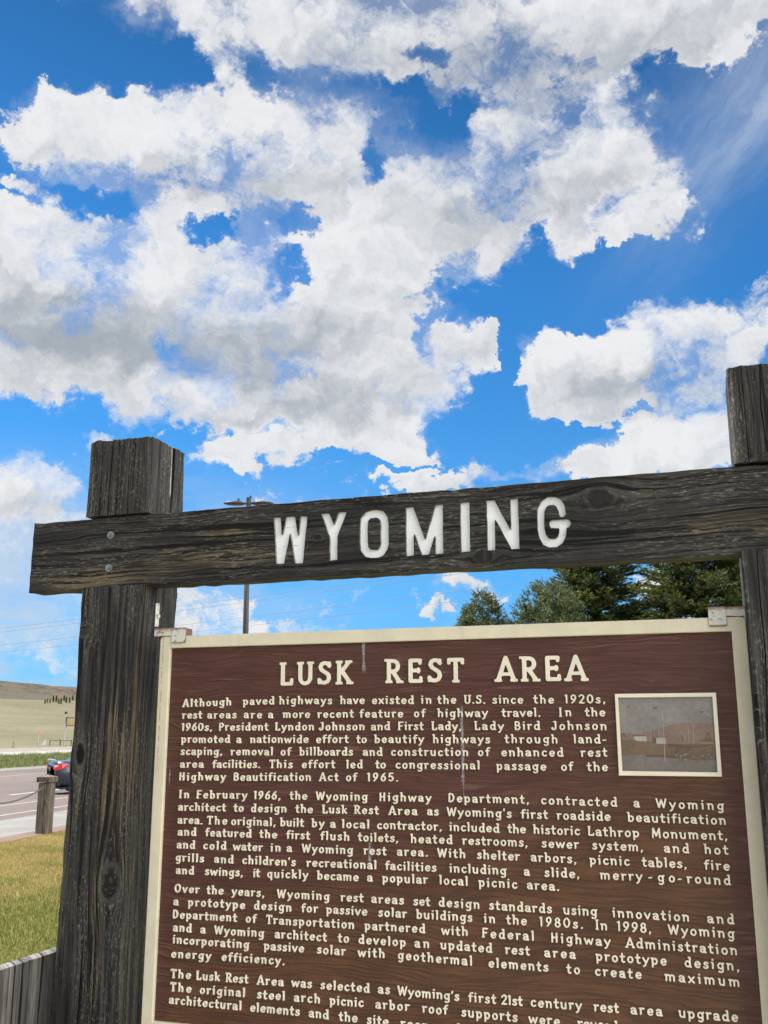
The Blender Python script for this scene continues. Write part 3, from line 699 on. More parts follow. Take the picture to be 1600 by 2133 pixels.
MAT['beam'] = wood('beam_timber', 'X', [(1.215, 2.196 - .06, .034, .026, 'knot'), (.928, 2.072 - .06, .026, .018, 'knot'), (.49, 2.146 - .06, .012, .008, 'knot')], warm_amt=.75, freq=125, relief=.0065, zones=[(.02, 2.03, .42, .07, .13), (-.1, 2.02, .25, .05, .08), (.3, 2.10, .2, .08, .07), (1.75, 2.07, .5, .09, .13), (1.32, 2.13, .12, .02, .12), (.9, 2.1, .35, .2, -.12)])
MAT['post_a'] = wood('post_timber', 'Z', [(1.274, -.066 - .0975, .044, .029, 'knot'), (1.594, -.184 - .0975, .034, .017, 'hole'), (1.93, -.196 - .0975, .02, .02, 'knot')], warm_amt=.9, freq=95, relief=.004, run=.0385, zones=[(1.72, -.17, .45, .035, .10), (1.9, -.125, .3, .03, .09), (1.35, -.15, .4, .03, .06), (1.0, -.25, .3, .05, .06), (2.4, -.19, .2, .2, -.1)])
MAT['post_b'] = wood('post_timber', 'Z', [(1.15, 1.60 - .0975, .04, .028, 'knot')], warm_amt=.3, freq=95, relief=.004)
MAT['plank'] = wood('fence_timber', 'Z', dark=(.085, .082, .077), mid=(.21, .20, .188), warm=(.27, .235, .17), warm_amt=.4, freq=90, relief=.004, seed=3.1)
MAT['bollard'] = wood('bollard_timber', 'Z', dark=(.06, .05, .04), mid=(.20, .165, .13), warm=(.32, .26, .18), warm_amt=.6, freq=60, relief=.004, seed=5.3)
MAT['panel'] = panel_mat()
MAT['frame'] = cream_mat('cream_frame', CREAM, runs=True)
MAT['letter'] = cream_mat('cream_letters', (.78, .72, .575))
MAT['white'] = cream_mat('white_paint', (.80, .80, .78))
MAT['bracket'] = cream_mat('rusty_white_steel', (.62, .62, .56), rust=True)
MAT['bolt'] = simple('galvanised_steel', (.30, .32, .33), .38, .2, 60, metal=.85)

# ------------------------------------------------------------------ the sign
YAW = 0.31826
sign = empty('rest_area_sign', (-.61922, 2.7046, 0), -YAW)
tag(sign, 'weathered timber rest area sign with WYOMING beam and brown text panel', 'sign')
DF, DP = -.0746, .19
BU0, BT, BB = -.399, 2.247, 2.0447
def rnoise(r, n, step, amp):
    k = int(n / step) + 3; v = r.normal(0, amp, k)
    return lambda q: np.interp(q, np.arange(k) * step, v)
def timber_geo(mb, x0, x1, y0, y1, z0, z1, seed, cracks=None, ch=.007, dz=.02, prof=None, zoff=0, cap=.0015):
    """squared timber with worn arrises and open drying cracks.
    cracks: (side, pos, zlo, zhi, half width, depth); side 0 front, 1 right, 2 back, 3 left"""
    r = np.random.default_rng(seed); cracks = cracks or []
    W, D = x1 - x0, y1 - y0
    sides = [((x0, y0), (1, 0), (0, -1), W), ((x1, y0), (0, 1), (1, 0), D), ((x1, y1), (-1, 0), (0, 1), W), ((x0, y1), (0, -1), (-1, 0), D)]
    cols = []
    for si, (o, t, nrm, L) in enumerate(sides):
        cs = [c for c in cracks if c[0] == si]
        pos = [(p, None, 0) for p in np.linspace(ch, L - ch, max(2, int(L / .012))) if all(abs(p - c[1]) > c[4] + .004 for c in cs)]
        for c in cs:
            w = rnoise(r, 4, .13, .0022)
            pos += [(c[1] - c[4], (c, w), 0), (c[1] - c[4] * .3, (c, w), 1), (c[1] + c[4] * .3, (c, w), 1), (c[1] + c[4], (c, w), 0)]
        pos.sort(key=lambda q: q[0])
        for p, c, dp in pos: cols.append((o, t, nrm, p, c, dp, r.normal(0, .0004), rnoise(r, 4, .09, .0006)))
        # rounded corner to the next side
        o2, t2, n2, _ = sides[(si + 1) % 4]
        for k in (.33, .67):
            a = k * PI / 2
            cx = o[0] + t[0] * (L - ch) - nrm[0] * ch; cy = o[1] + t[1] * (L - ch) - nrm[1] * ch
            nn = (nrm[0] * math.cos(a) + t[0] * math.sin(a), nrm[1] * math.cos(a) + t[1] * math.sin(a))
            cols.append(((cx + nn[0] * ch, cy + nn[1] * ch), (0, 0), nn, 0, None, 0, 0, rnoise(r, 4, .05, .0016)))
    zz = np.linspace(z0, z1, max(2, int((z1 - z0) / dz)))
    n = len(cols); V = []
    for j, z in enumerate(zz):
        for (o, t, nrm, p, c, dp, cn, nf) in cols:
            d = cn + float(nf(z - z0)); q = p
            if c:
                cc, w = c; f = 1.0
                if not (cc[2] <= z <= cc[3]): f = 0.0
                else: f = min(1.0, (z - cc[2]) / .05 if cc[2] > z0 else 1, (cc[3] - z) / .05 if cc[3] < z1 else 1)
                q = cc[1] + (p - cc[1]) * max(.15, f) + float(w(z - z0))
                if dp: d -= cc[5] * f
            x = o[0] + t[0] * q + nrm[0] * d; y = o[1] + t[1] * q + nrm[1] * d
            if prof: x += prof(x, z)
            V.append((x, y, z + zoff + (float(r.normal(0, .0016)) if cap > 0 and j == len(zz) - 1 else 0)))
    F = [(j * n + i, j * n + (i + 1) % n, (j + 1) * n + (i + 1) % n, (j + 1) * n + i) for j in range(len(zz) - 1) for i in range(n)]
    m = (len(zz) - 1) * n
    cx, cy = (x0 + x1) / 2, (y0 + y1) / 2
    top = [(cx + (V[m + i][0] - cx) * .965, cy + (V[m + i][1] - cy) * .965, V[m + i][2] + cap) for i in range(n)]
    k = len(V); V += top
    F += [(m + i, m + (i + 1) % n, k + (i + 1) % n, k + i) for i in range(n)]
    V.append((cx, cy, z1 + zoff + .003)); F += [(k + i, k + (i + 1) % n, len(V) - 1) for i in range(n)]
    V.append((cx, cy, z0 + zoff)); F += [((i + 1) % n, i, len(V) - 1) for i in range(n)]
    mb.add(V, F)
def post(x0, x1, top, seed, cracks_up, cracks_lo, m, prof=None, zoff=None):
    mb = MB(); y0, y1 = DF, DF + DP; t = .0031 * (x0 + x1) / 2
    timber_geo(mb, x0, x1, y0, y1, 0, BB + t + .004, seed, cracks_lo, prof=prof, cap=-.0005)
    timber_geo(mb, x0, x1, y0, y1, BT + t + .004, top, seed + 1, cracks_up, prof=prof, dz=.012, ch=.010)
    timber_geo(mb, x0 + .001, x1 - .001, DF + .086, y1 - .001, BB + t - .01, BT + t + .015, seed + 2, [], prof=prof)
    return mb.build('post', m, sign)
def prof_l(x, z):      # slight sweep of the left post, measured
    if x < -.13: return float(np.interp(z, [.9, 1.2, 1.5, 1.75, 2.05, 2.3, 2.5], [-.004, .001, .002, .007, .002, -.002, -.004]))
    return float(np.interp(z, [.9, 1.2, 1.5, 1.75, 2.05, 2.3, 2.5], [.002, -.004, -.012, -.010, .002, .004, .004]))
post(-.2167, -.0190, 2.471, 11,
     [(0, .0436, 2.2, 2.48, .0013, .010), (0, .078, 2.33, 2.48, .0011, .009), (0, .093, 2.2, 2.42, .0009, .006), (0, .108, 2.30, 2.48, .0011, .009), (0, .1285, 2.2, 2.48, .0012, .009), (0, .147, 2.36, 2.48, .0009, .006), (1, .122, 2.2, 2.48, .0065, .045), (1, .155, 2.2, 2.44, .001, .006)],
     [(0, .050, 1.45, 2.1, .0011, .008), (0, .0947, 1.0, 2.1, .0013, .010), (0, .117, .3, 1.75, .0012, .010), (0, .152, 1.5, 2.1, .0011, .008), (0, .084, .2, 1.1, .0012, .010), (0, .14, .2, 1.2, .0008, .006), (1, .06, .4, 2.1, .001, .006), (1, .12, .2, 1.9, .0012, .008)],
     MAT['post_a'], prof_l)
post(1.5244, 1.722, 2.489, 21,
     [(0, .035, 2.2, 2.5, .0009, .006), (0, .072, 2.2, 2.5, .0012, .010), (0, .12, 2.25, 2.5, .0011, .009), (3, .10, 2.2, 2.5, .001, .008)],
     [(0, .028, .5, 2.1, .0011, .008), (0, .07, .5, 1.9, .0012, .009), (0, .13, .2, 2.1, .0012, .009)], MAT['post_b'])

# beam with letters cut into its face
r = np.random.default_rng(5)
def beam_outline(grow=0.0, end=1.93):
    nt, nb = rnoise(np.random.default_rng(3), 3, .035, .0009), rnoise(np.random.default_rng(4), 3, .035, .0011)
    us = np.arange(BU0, end, .012); us[-1] = end
    L = [(u, BB + .0031 * u + float(nb(u + .4)) - .0045 * math.exp(-((u - 1.35) / .3) ** 2) - grow) for u in us]
    L += [(u, BT + .0031 * u + float(nt(u + .4)) + grow) for u in us[::-1]]
    n = len(us)
    for i in range(n): pass
    L[0] = (BU0 - grow, L[0][1]); L[-1] = (BU0 - grow, L[-1][1])
    z0, z1 = L[0][1], L[-1][1]
    ends = [(BU0 - grow + .0009 * math.sin(k * 2.4) * (0 < k < 9), z1 + (z0 - z1) * k / 9) for k in range(1, 9)]
    return L + ends
MAT['wall_shade'] = simple('shaded_white_paint', (.30, .295, .285), .7, .35, 70)  # recess shade put into the wall colour, a darker copy of the letter white
def worn_white():
    m, g = mat('worn_white_paint'); co = obco(g); x, y, z = g.xyz(co)
    n = g.noise(g.comb(g.m('MULTIPLY', x, 9.0), g.m('MULTIPLY', z, 140.0), 0.0), 1.0, 4, .65)
    n2 = g.noise(co, 30, 5, .65)
    c = g.mix(g.ss(n2, .3, .7), (.82, .835, .845), (.89, .905, .915))
    c = g.mix(g.m('MULTIPLY', g.ss(n, .62, .69), g.ss(n2, .42, .6)), c, (.16, .15, .13))
    c = g.mix(g.m('MULTIPLY', g.ss(g.noise(co, 95, 4, .7), .66, .74), .7), c, (.2, .19, .17))
    g.set(g.b.inputs['Base Color'], c); g.set(g.b.inputs['Roughness'], .6); g.set(g.b.inputs['Specular IOR Level'], .25)
    bump(g, n, .7, .0012); return m
rows = [l.split() for l in WORDS.split('\n')]
HOLES = []
for row in rows:
    if row[0] != 'W': continue
    for i in range(1, len(row), 5):
        ch = row[i]; u0, v0, u1, v1 = (float(q) / 1e4 for q in row[i + 1:i + 5])
        adv, st = GOTH[ch]
        wd = {'O': .175, 'G': .175, 'I': .2, 'W': .155, 'M': .175, 'N': .175, 'Y': .165}[ch]
        loops = outline(st, wd, adv, butt=True, rag=.002, seed=ord(ch), step=.013)
        xs = [p[0] for lp in loops for p in lp]; a, b = min(xs), max(xs)
        sx = (u1 - u0) / (b - a); H = .1275
        for lp in loops: HOLES.append([(u0 + (p[0] - a) * sx, EYE + v0 + (v1 - v0) * (p[0] - a) / (b - a) + p[1] * H) for p in lp])
YB = DF + .012
slab, body = curve_meshes([([beam_outline(-.0)] + HOLES, .0064, .0007), ([beam_outline(-.0012)], .026, .002)])
mb = MB()
mb.add([(x, YB + .0071 - z, y) for x, y, z in slab[0]], slab[1])
mb.add([(x, YB + .0137 + .028 - z, y) for x, y, z in body[0]], body[1])
beam = mb.build('beam', MAT['beam'], sign)
floor_, = curve_meshes([(HOLES, .0004, 0)])
mb = MB()
mb.add([(x, YB + .0110 - z, y) for x, y, z in floor_[0]], floor_[1])
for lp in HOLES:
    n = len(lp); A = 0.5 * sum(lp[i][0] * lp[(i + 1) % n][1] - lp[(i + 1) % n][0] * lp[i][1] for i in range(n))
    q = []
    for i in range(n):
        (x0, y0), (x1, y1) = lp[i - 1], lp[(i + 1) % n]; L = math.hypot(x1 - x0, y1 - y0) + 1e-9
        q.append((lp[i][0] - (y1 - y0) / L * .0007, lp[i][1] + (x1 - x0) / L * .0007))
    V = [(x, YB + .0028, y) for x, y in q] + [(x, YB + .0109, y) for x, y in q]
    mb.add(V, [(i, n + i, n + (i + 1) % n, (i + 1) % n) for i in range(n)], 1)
mb.build('carved_lettering', [worn_white(), MAT['wall_shade']], beam)
def bolt(u, z):
    mb = MB(); M = Matrix.Translation((u, YB, z)) @ Matrix.Rotation(PI / 2, 4, 'X')
    def disc(r0, z0, r1, z1, n=20):
        V = [M @ Vector((r0 * math.cos(2 * PI * k / n), r0 * math.sin(2 * PI * k / n), z0)) for k in range(n)] + [M @ Vector((r1 * math.cos(2 * PI * k / n), r1 * math.sin(2 * PI * k / n), z1)) for k in range(n)]
        mb.add(V, [(k, (k + 1) % n, n + (k + 1) % n, n + k) for k in range(n)] + [tuple(n + k for k in range(n))])
    disc(.0115, -.001, .0105, .0026); disc(.0065, .0025, .0062, .009, 6); disc(.003, .0088, .0028, .0105, 10)
    mb.build('bolt', MAT['bolt'], beam)
for u, z in ((-.1376, 2.195), (-.137, 2.1012), (1.617, 2.203), (1.619, 2.108)): bolt(u, z)

# panel and frame
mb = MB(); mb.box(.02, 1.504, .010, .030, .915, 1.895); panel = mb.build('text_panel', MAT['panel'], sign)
def rrect(x0, x1, z0, z1, r):
    L = []
    for cx, cz, a in ((x1 - r, z0 + r, -90), (x1 - r, z1 - r, 0), (x0 + r, z1 - r, 90), (x0 + r, z0 + r, 180)):
        L += arc(cx, cz, r, r, a, a + 90, 5)
    return L
fr, = curve_meshes([([rrect(0, 1.524, .905, 1.9121, .012), rrect(.0328, 1.4912, .9382, 1.8793, .001)], .0145, .0025)])
mb = MB(); mb.add([(x, .017 - z, y) for x, y, z in fr[0]], fr[1]); mb.build('panel_frame', MAT['frame'], sign)
# lettering: one mesh for the title, one for each paragraph
def layout(letters):
    adv = 0; out = []
    for ch in letters:
        a = (LOW.get(ch) or UP.get(ch))[0]; out.append((ch, adv, a)); adv += a
    return out, adv
GL = {}
need = set(); 
for row in rows:
    if row[0] in 'T1234':
        for i in range(1, len(row), 5): need |= {(row[0] == 'T', c) for c in row[i]}
items = []; keys = sorted(need)
for tt, c in keys:
    if c in UP and not (c in LOW):
        adv, st, sf = UP[c]
        lp = outline(st, .155 if tt else .152, adv, sf, .28)
    else:
        adv, st = LOW[c]; lp = outline(st, .150, adv)
    sc = .0612 if tt else .0218
    items.append(([[(x * sc, y * sc) for x, y in l] for l in lp], .0019, .0009))
for k, gm in zip(keys, curve_meshes(items)): GL[k] = (np.asarray(gm[0]), gm[1])
for par, nm in (('T', 'title_lettering'), ('1', 'paragraph_lettering'), ('2', 'paragraph_lettering'), ('3', 'paragraph_lettering'), ('4', 'paragraph_lettering')):
    VV = []; FF = []; base = 0; rj = random.Random(4)
    for row in rows:
        if row[0] != par: continue
        for i in range(1, len(row), 5):
            word = row[i]; u0, v0, u1, v1 = (float(q) / 1e4 for q in row[i + 1:i + 5])
            lay, adv = layout(word); sc = .0612 if par == 'T' else .0218
            L = u1 - u0
            g0 = GL[(par == 'T', lay[0][0])][0][:, 0].min(); g1 = GL[(par == 'T', lay[-1][0])][0][:, 0].max()
            nat = lay[-1][1] * sc + g1 - g0
            # letters keep their shape within limits; the rest of the width goes to the gaps
            sx = max(.80, min(1.10 if par == 'T' else 1.16, L / nat)); gap = (L - nat * sx) / max(1, len(word) - 1) if len(word) > 1 else 0
            pad = g0
            for k, (ch, ax, aw) in enumerate(lay):
                V, F = GL[(par == 'T', ch)]
                X = u0 - pad * sx + ax * sc * sx + gap * k + V[:, 0] * sx
                sy = 1.0
                fx = (X - u0) / max(1e-4, L)
                Z = EYE + v0 + (v1 - v0) * fx + V[:, 1] * sy + rj.uniform(-.0004, .0004)
                Y = .0076 - V[:, 2]
                VV.append(np.stack([X, Y, Z], 1)); FF += [tuple(q + base for q in f) for f in F]; base += len(V)
    me = bpy.data.meshes.new(nm); me.from_pydata(np.concatenate(VV).tolist(), [], FF); me.update()
    link_mesh(nm, me, MAT['letter'], panel)

# small picture plate
plate, = curve_meshes([([[(1.2215, 1.5555), (1.4474, 1.556), (1.4476, 1.7413), (1.2216, 1.7411)], [(1.2297, 1.5658), (1.4382, 1.5653), (1.4388, 1.7319), (1.2288, 1.7322)]], .005, .0015)])
mb = MB(); mb.add([(x, .0085 - z, y) for x, y, z in plate[0]], plate[1]); pf = mb.build('picture_frame', MAT['letter'], sign)
PC = [('picture_sky', (.22, .20, .187)), ('picture_hill', (.215, .145, .12)), ('picture_ground', (.15, .10, .068)), ('picture_lot', (.165, .142, .13)), ('picture_white', (.36, .335, .31)), ('picture_brown', (.115, .068, .04)), ('picture_gravel', (.150, .118, .098)), ('picture_dark', (.085, .072, .064))]
def pic_mat(nm, c):
    m, g = mat(nm); co = obco(g); n = g.noise(co, 90, 5, .7); n2 = g.noise(co, 18, 3, .5)
    f = g.m('MULTIPLY', g.ss(n, .25, .75, .86, 1.14), g.ss(n2, .3, .7, .88, 1.1))
    nd = g.n('ShaderNodeRGB'); nd.outputs[0].default_value = (*c, 1)
    g.set(g.b.inputs['Base Color'], g.v('SCALE', nd.outputs[0], f)); g.set(g.b.inputs['Roughness'], .3); g.set(g.b.inputs['Coat Weight'], .3)
    return m
pm = [pic_mat(a, b) for a, b in PC]
PXM = 1480.0
def pic():
    """flat picture: layered cut-outs 0.15 mm apart. x, y in picture units 0..780, 0..590 (down)"""
    mb = MB(); lay = [0]
    def P(pts, mi):
        lay[0] += 1
        yy = .0096 - lay[0] * .00003
        V = [(1.2288 + p[0] / 780 * .2098, yy, 1.7322 - p[1] / 590 * .1664) for p in pts]
        A = sum(V[i][0] * V[(i + 1) % len(V)][2] - V[(i + 1) % len(V)][0] * V[i][2] for i in range(len(V)))
        mb.add(V, [tuple(range(len(V))) if A > 0 else tuple(range(len(V) - 1, -1, -1))], mi)
    def line(p, q, w, mi):
        dx, dy = q[0] - p[0], q[1] - p[1]; L = math.hypot(dx, dy); nx, ny = -dy / L * w / 2, dx / L * w / 2
        P([(p[0] + nx, p[1] + ny), (q[0] + nx, q[1] + ny), (q[0] - nx, q[1] - ny), (p[0] - nx, p[1] - ny)], mi)
    P([(-8, -8), (788, -8), (788, 598), (-8, 598)], 0)
    P([(0, 292), (60, 282), (130, 296), (200, 280), (300, 255), (400, 228), (470, 210), (520, 205), (620, 204), (700, 206), (780, 212), (780, 400), (0, 400)], 1)
    P([(0, 340), (150, 345), (400, 372), (780, 372), (780, 500), (0, 500)], 2)
    P([(200, 366), (420, 378), (640, 384), (780, 378), (780, 394), (420, 398), (200, 380)], 6)
    P([(0, 470), (200, 462), (430, 486), (600, 500), (780, 500), (780, 590), (0, 590)], 3)
    P([(30, 456), (120, 452), (120, 462), (30, 466)], 6); P([(150, 452), (210, 452), (210, 464), (150, 462)], 6)
    P([(210, 455), (440, 466), (440, 484), (210, 478)], 5)
    P([(110, 312), (220, 310), (220, 352), (130, 350)], 4); P([(100, 306), (228, 304), (228, 312), (100, 314)], 7)
    P([(268, 316), (300, 316), (300, 372), (268, 364)], 5); P([(300, 326), (378, 324), (378, 372), (300, 372)], 4); P([(268, 310), (392, 312), (392, 322), (268, 318)], 6)
    for xx in (218, 258, 290, 322, 330, 344): line((xx, 330), (xx, 250), 2.5, 4)
    line((362, 520), (366, 110), 5, 4); line((366, 112), (330, 84), 4, 4); P([(284, 82), (330, 78), (318, 90), (300, 93)], 7)
    line((750, 150), (738, 135), 4, 4); line((738, 135), (700, 122), 3, 4); P([(664, 116), (702, 116), (690, 126), (676, 126)], 7)
    line((606, 370), (608, 206), 3, 4); line((566, 360), (568, 180), 2, 4)
    P([(385, 376), (600, 388), (740, 378), (740, 388), (600, 404), (400, 392)], 5)
    for a, b in (((700, 350), (722, 282)), ((722, 282), (748, 352)), ((706, 336), (744, 336)), ((650, 345), (780, 352))): line(a, b, 7, 5)
    line((470, 400), (440, 490), 9, 5); line((560, 405), (576, 450), 9, 5); line((580, 405), (550, 470), 6, 6); line((690, 400), (720, 480), 6, 6)
    line((520, 356), (505, 300), 4, 5); line((545, 360), (560, 310), 3, 5)
    for a, b in (((5, 322), (30, 290)), ((30, 290), (50, 322)), ((10, 330), (22, 350))): line(a, b, 5, 7)
    rp = random.Random(9)
    for k in range(26):
        x = rp.uniform(450, 760); y = rp.uniform(450, 506); P([(x, y), (x + rp.uniform(4, 14), y), (x + 8, y + rp.uniform(4, 12)), (x, y + 8)], rp.choice((4, 6, 6, 5, 7)))
    for k in range(12):
        x = rp.uniform(480, 570); y = 470 - (x - 480) * .4 + rp.uniform(-6, 6); P([(x, y), (x + 9, y - 2), (x + 8, y + 5), (x, y + 5)], 4)
    P([(70, 70), (92, 66), (96, 76), (76, 79)], 6)
    return mb.build('picture', pm, pf)
pic()
# steel brackets that hook over the frame and run back to the posts
mb = MB()
mb.box(-.018, .040, -.004, .006, 1.9130, 1.9345, bev=.001)
mb.box(.0375, .0814, -.006, -.0005, 1.893, 1.9347, bev=.002)
mb.box(.039, .0808, -.0012, .034, 1.9135, 1.9330, bev=.002)
mb.build('bracket', MAT['bracket'], sign)
mb = MB(); mb.box(-.0185, -.0155, -.004, .014, 1.94, 2.006, bev=.0008); mb.box(-.0160, -.009, .000, .009, 1.965, 1.974, bev=.001)
mb.build('bracket_strap', MAT['bracket'], sign)
mb = MB()
mb.box(1.4815, 1.5235, -.004, .006, 1.9145, 1.9352, bev=.001)
mb.box(1.4433, 1.4828, -.006, -.0005, 1.8906, 1.9362, bev=.002)
mb.box(1.4440, 1.4822, -.0012, .034, 1.9138, 1.9345, bev=.002)
mb.build('bracket', MAT['bracket'], sign)

# ------------------------------------------------------------------ ground, roads, hills
def st_nodes(g, co):
    x, y, z = g.xyz(co)
    s = g.m('ADD', g.m('MULTIPLY', x, float(MM[0])), g.m('MULTIPLY', y, float(MM[1])))
    t = g.m('ADD', g.m('MULTIPLY', x, float(TT[0])), g.m('MULTIPLY', y, float(TT[1])))
    return s, t, z
def field_mat():
    m, g = mat('dry_prairie'); co = obco(g); s, t, z = st_nodes(g, co)
    n = g.noise(co, .02, 6, .62); n2 = g.noise(co, .35, 5, .65)
    stripe = g.noise(g.comb(g.m('MULTIPLY', s, .11), g.m('MULTIPLY', t, .012), 0.0), 1.0, 5, .65)
    c = g.mix(g.ss(n, .35, .65), (.100, .092, .060), (.128, .117, .078))
    c = g.mix(g.m('MULTIPLY', g.ss(stripe, .45, .7), .55), c, (.078, .080, .046))
    c = g.mix(g.m('MULTIPLY', g.ss(n2, .52, .72), .45), c, (.085, .074, .047))
    hill = g.ss(s, 285, 330)
    hc = g.mix(g.ss(n2, .35, .65), (.050, .049, .036), (.074, .069, .050))
    c = g.mix(hill, c, hc)
    nb = g.noise(g.comb(g.m('MULTIPLY', s, .035), g.m('MULTIPLY', t, .02), 3.0), 1.0, 6, .7)
    oc = g.m('MULTIPLY', g.ss(nb, .45, .52), g.m('MULTIPLY', g.ss(s, 345, 365), g.ss(s, 432, 410)))
    c = g.mix(g.m('MULTIPLY', oc, .85), c, g.mix(g.ss(g.noise(co, .25, 4, .7), .4, .6), (.026, .022, .017), (.07, .056, .04)))
    red = g.m('MULTIPLY', oc, g.ss(g.noise(co, .03, 2), .55, .65))
    c = g.mix(g.m('MULTIPLY', red, .6), c, (.13, .065, .04))
    g.set(g.b.inputs['Base Color'], c); g.set(g.b.inputs['Roughness'], .95); g.set(g.b.inputs['Specular IOR Level'], .1)
    bump(g, g.m('ADD', n2, g.m('MULTIPLY', nb, 4.0)), .8, .6)
    return m
def lawn_color(g, co):
    n = g.noise(co, .55, 5, .6); n2 = g.noise(co, 3.0, 4, .65); s, t, z = st_nodes(g, co)
    dry = g.m('ADD', g.m('ADD', g.m('MULTIPLY', n, .9), g.m('MULTIPLY', n2, .45)), g.m('MULTIPLY', g.ss(t, 8, 15.5), .22))
    c = g.mix(g.ss(dry, .62, .92), (.132, .150, .022), (.32, .255, .095))
    return c, n2
def lawn_mat(nm, blades):
    m, g = mat(nm); co = obco(g); c, n2 = lawn_color(g, co)
    fine = g.noise(co, 40, 4, .7)
    c = g.v('SCALE', c, g.ss(fine, .3, .7, .75, 1.3) if blades else g.ss(fine, .3, .7, .42, .82))
    if blades:
        hue = g.n('ShaderNodeAttribute', attribute_name='tint').outputs['Fac']
        c = g.mix(g.m('MULTIPLY', g.ss(hue, .62, .95), .75), c, (.36, .30, .13))
        c = g.v('SCALE', c, g.ss(hue, 0, 1, .75, 1.25))
    g.set(g.b.inputs['Base Color'], c); g.set(g.b.inputs['Roughness'], .7); g.set(g.b.inputs['Specular IOR Level'], .25)
    if not blades: bump(g, fine, 1, .03)
    return m
def paving(nm, a, b, scale, big=.6, spots=0, bumpd=.003, joints=0):
    m, g = mat(nm); co = obco(g); n = g.noise(co, scale, 4, .7); n2 = g.noise(co, big, 4, .6); s, t, z = st_nodes(g, co)
    c = g.mix(g.ss(n, .3, .7), a, b); c = g.v('SCALE', c, g.ss(n2, .3, .7, .85, 1.12))
    if joints:
        fr = g.m('FRACT', g.m('DIVIDE', t, joints)); c = g.mix(g.m('MULTIPLY', g.ss(g.m('ABSOLUTE', g.m('SUBTRACT', fr, .5)), .008, .004), .6), c, (.08, .075, .07))
    g.set(g.b.inputs['Base Color'], c); g.set(g.b.inputs['Roughness'], .9); g.set(g.b.inputs['Specular IOR Level'], .2); bump(g, n, .8, bumpd)
    return m
def build_ground():
    S = sorted(set([float(k) for k in KS] + list(np.arange(98, 500, 6)) + list(np.arange(-400, -60, 40))))
    T = np.concatenate([np.arange(-2500, -300, 150), np.arange(-300, 1300, 10), np.arange(1300, 3600, 150)])
    V = [(*xy(s, t), zterr(s, t)) for s in S for t in T]; n = len(T)
    F = [(i * n + j, i * n + j + 1, (i + 1) * n + j + 1, (i + 1) * n + j) for i in range(len(S) - 1) for j in range(n - 1)]
    tag(quads_mesh('ground', V, F, field_mat(), smooth=False), kind='structure')
build_ground()
def ribbon(name, s0, s1, t0, t1, m, lift, kind='structure'):
    S = [s0] + [k for k in KS if s0 < k < s1] + [s1]
    V = [(*xy(s, t), zs(s) + lift) for s in S for t in (t0, t1)]
    F = [(2 * i, 2 * i + 1, 2 * i + 3, 2 * i + 2) for i in range(len(S) - 1)]
    o = quads_mesh(name, V, F, m); tag(o, kind=kind); return o
MAT['lawn'] = lawn_mat('lawn_turf', False); MAT['blade'] = lawn_mat('lawn_blade', True)
MAT['asphalt'] = paving('pinkish_asphalt', (.070, .056, .054), (.125, .102, .098), 26, .12)
MAT['concrete'] = paving('pale_concrete', (.13, .13, .127), (.17, .168, .162), 14, .7, joints=1.5)
MAT['line'] = paving('road_paint', (.26, .255, .245), (.40, .39, .375), 30, 2)
ribbon('lawn', -60, 8.40, -80, 120, MAT['lawn'], .004)
ribbon('brick_edging', 8.40, 8.93, -80, 300, paving('red_brick_edging', (.10, .068, .058), (.15, .105, .09), 30), .012)
ribbon('sidewalk', 8.93, 11.63, -80, 400, MAT['concrete'], .010)
ribbon('parking_lot', 11.63, 37.0, -120, 900, MAT['asphalt'], .012)
ribbon('gutter', 37.0, 39.8, -120, 900, paving('grey_gutter', (.11, .105, .10), (.16, .155, .15), 8), .02)
ribbon('verge', 39.8, 61.8, -120, 900, paving('green_verge', (.05, .07, .02), (.10, .12, .04), 2), .02)
ribbon('highway_shoulder', 61.8, 74.9, -400, 1500, paving('pale_shoulder', (.19, .19, .185), (.25, .245, .24), 1), .03)
ribbon('highway', 74.9, 91.4, -400, 1500, paving('pale_highway', (.145, .125, .11), (.18, .16, .14), 1), .03)
for nm, s, w, t0, t1 in (('lane_marking', 12.61, .12, -40, 300), ('lane_marking', 15.45, .13, -40, 300), ('parking_bay_marking', 19.02, .24, 33.2, 300), ('lane_marking', 30.82, .16, -40, 500), ('highway_edge_line', 75.3, .35, -400, 1500)):
    ribbon(nm, s - w / 2, s + w / 2, t0, t1, MAT['line'], .018 if s < 40 else .05)
# unseen concrete pad, added to bounce sunlight onto the sign front
sm = MB(); Ms = Matrix.Translation((-.61922, 2.7046, 0)) @ Matrix.Rotation(-YAW, 4, 'Z')
sm.box(-.9, 3.2, -6.0, -.35, -.1, .03, M=Ms, bev=.01); tag(sm.build('bounce_pad', paving('bounce_concrete', (.235, .228, .21), (.29, .283, .265), 14, .7, joints=1.5)), kind='structure')

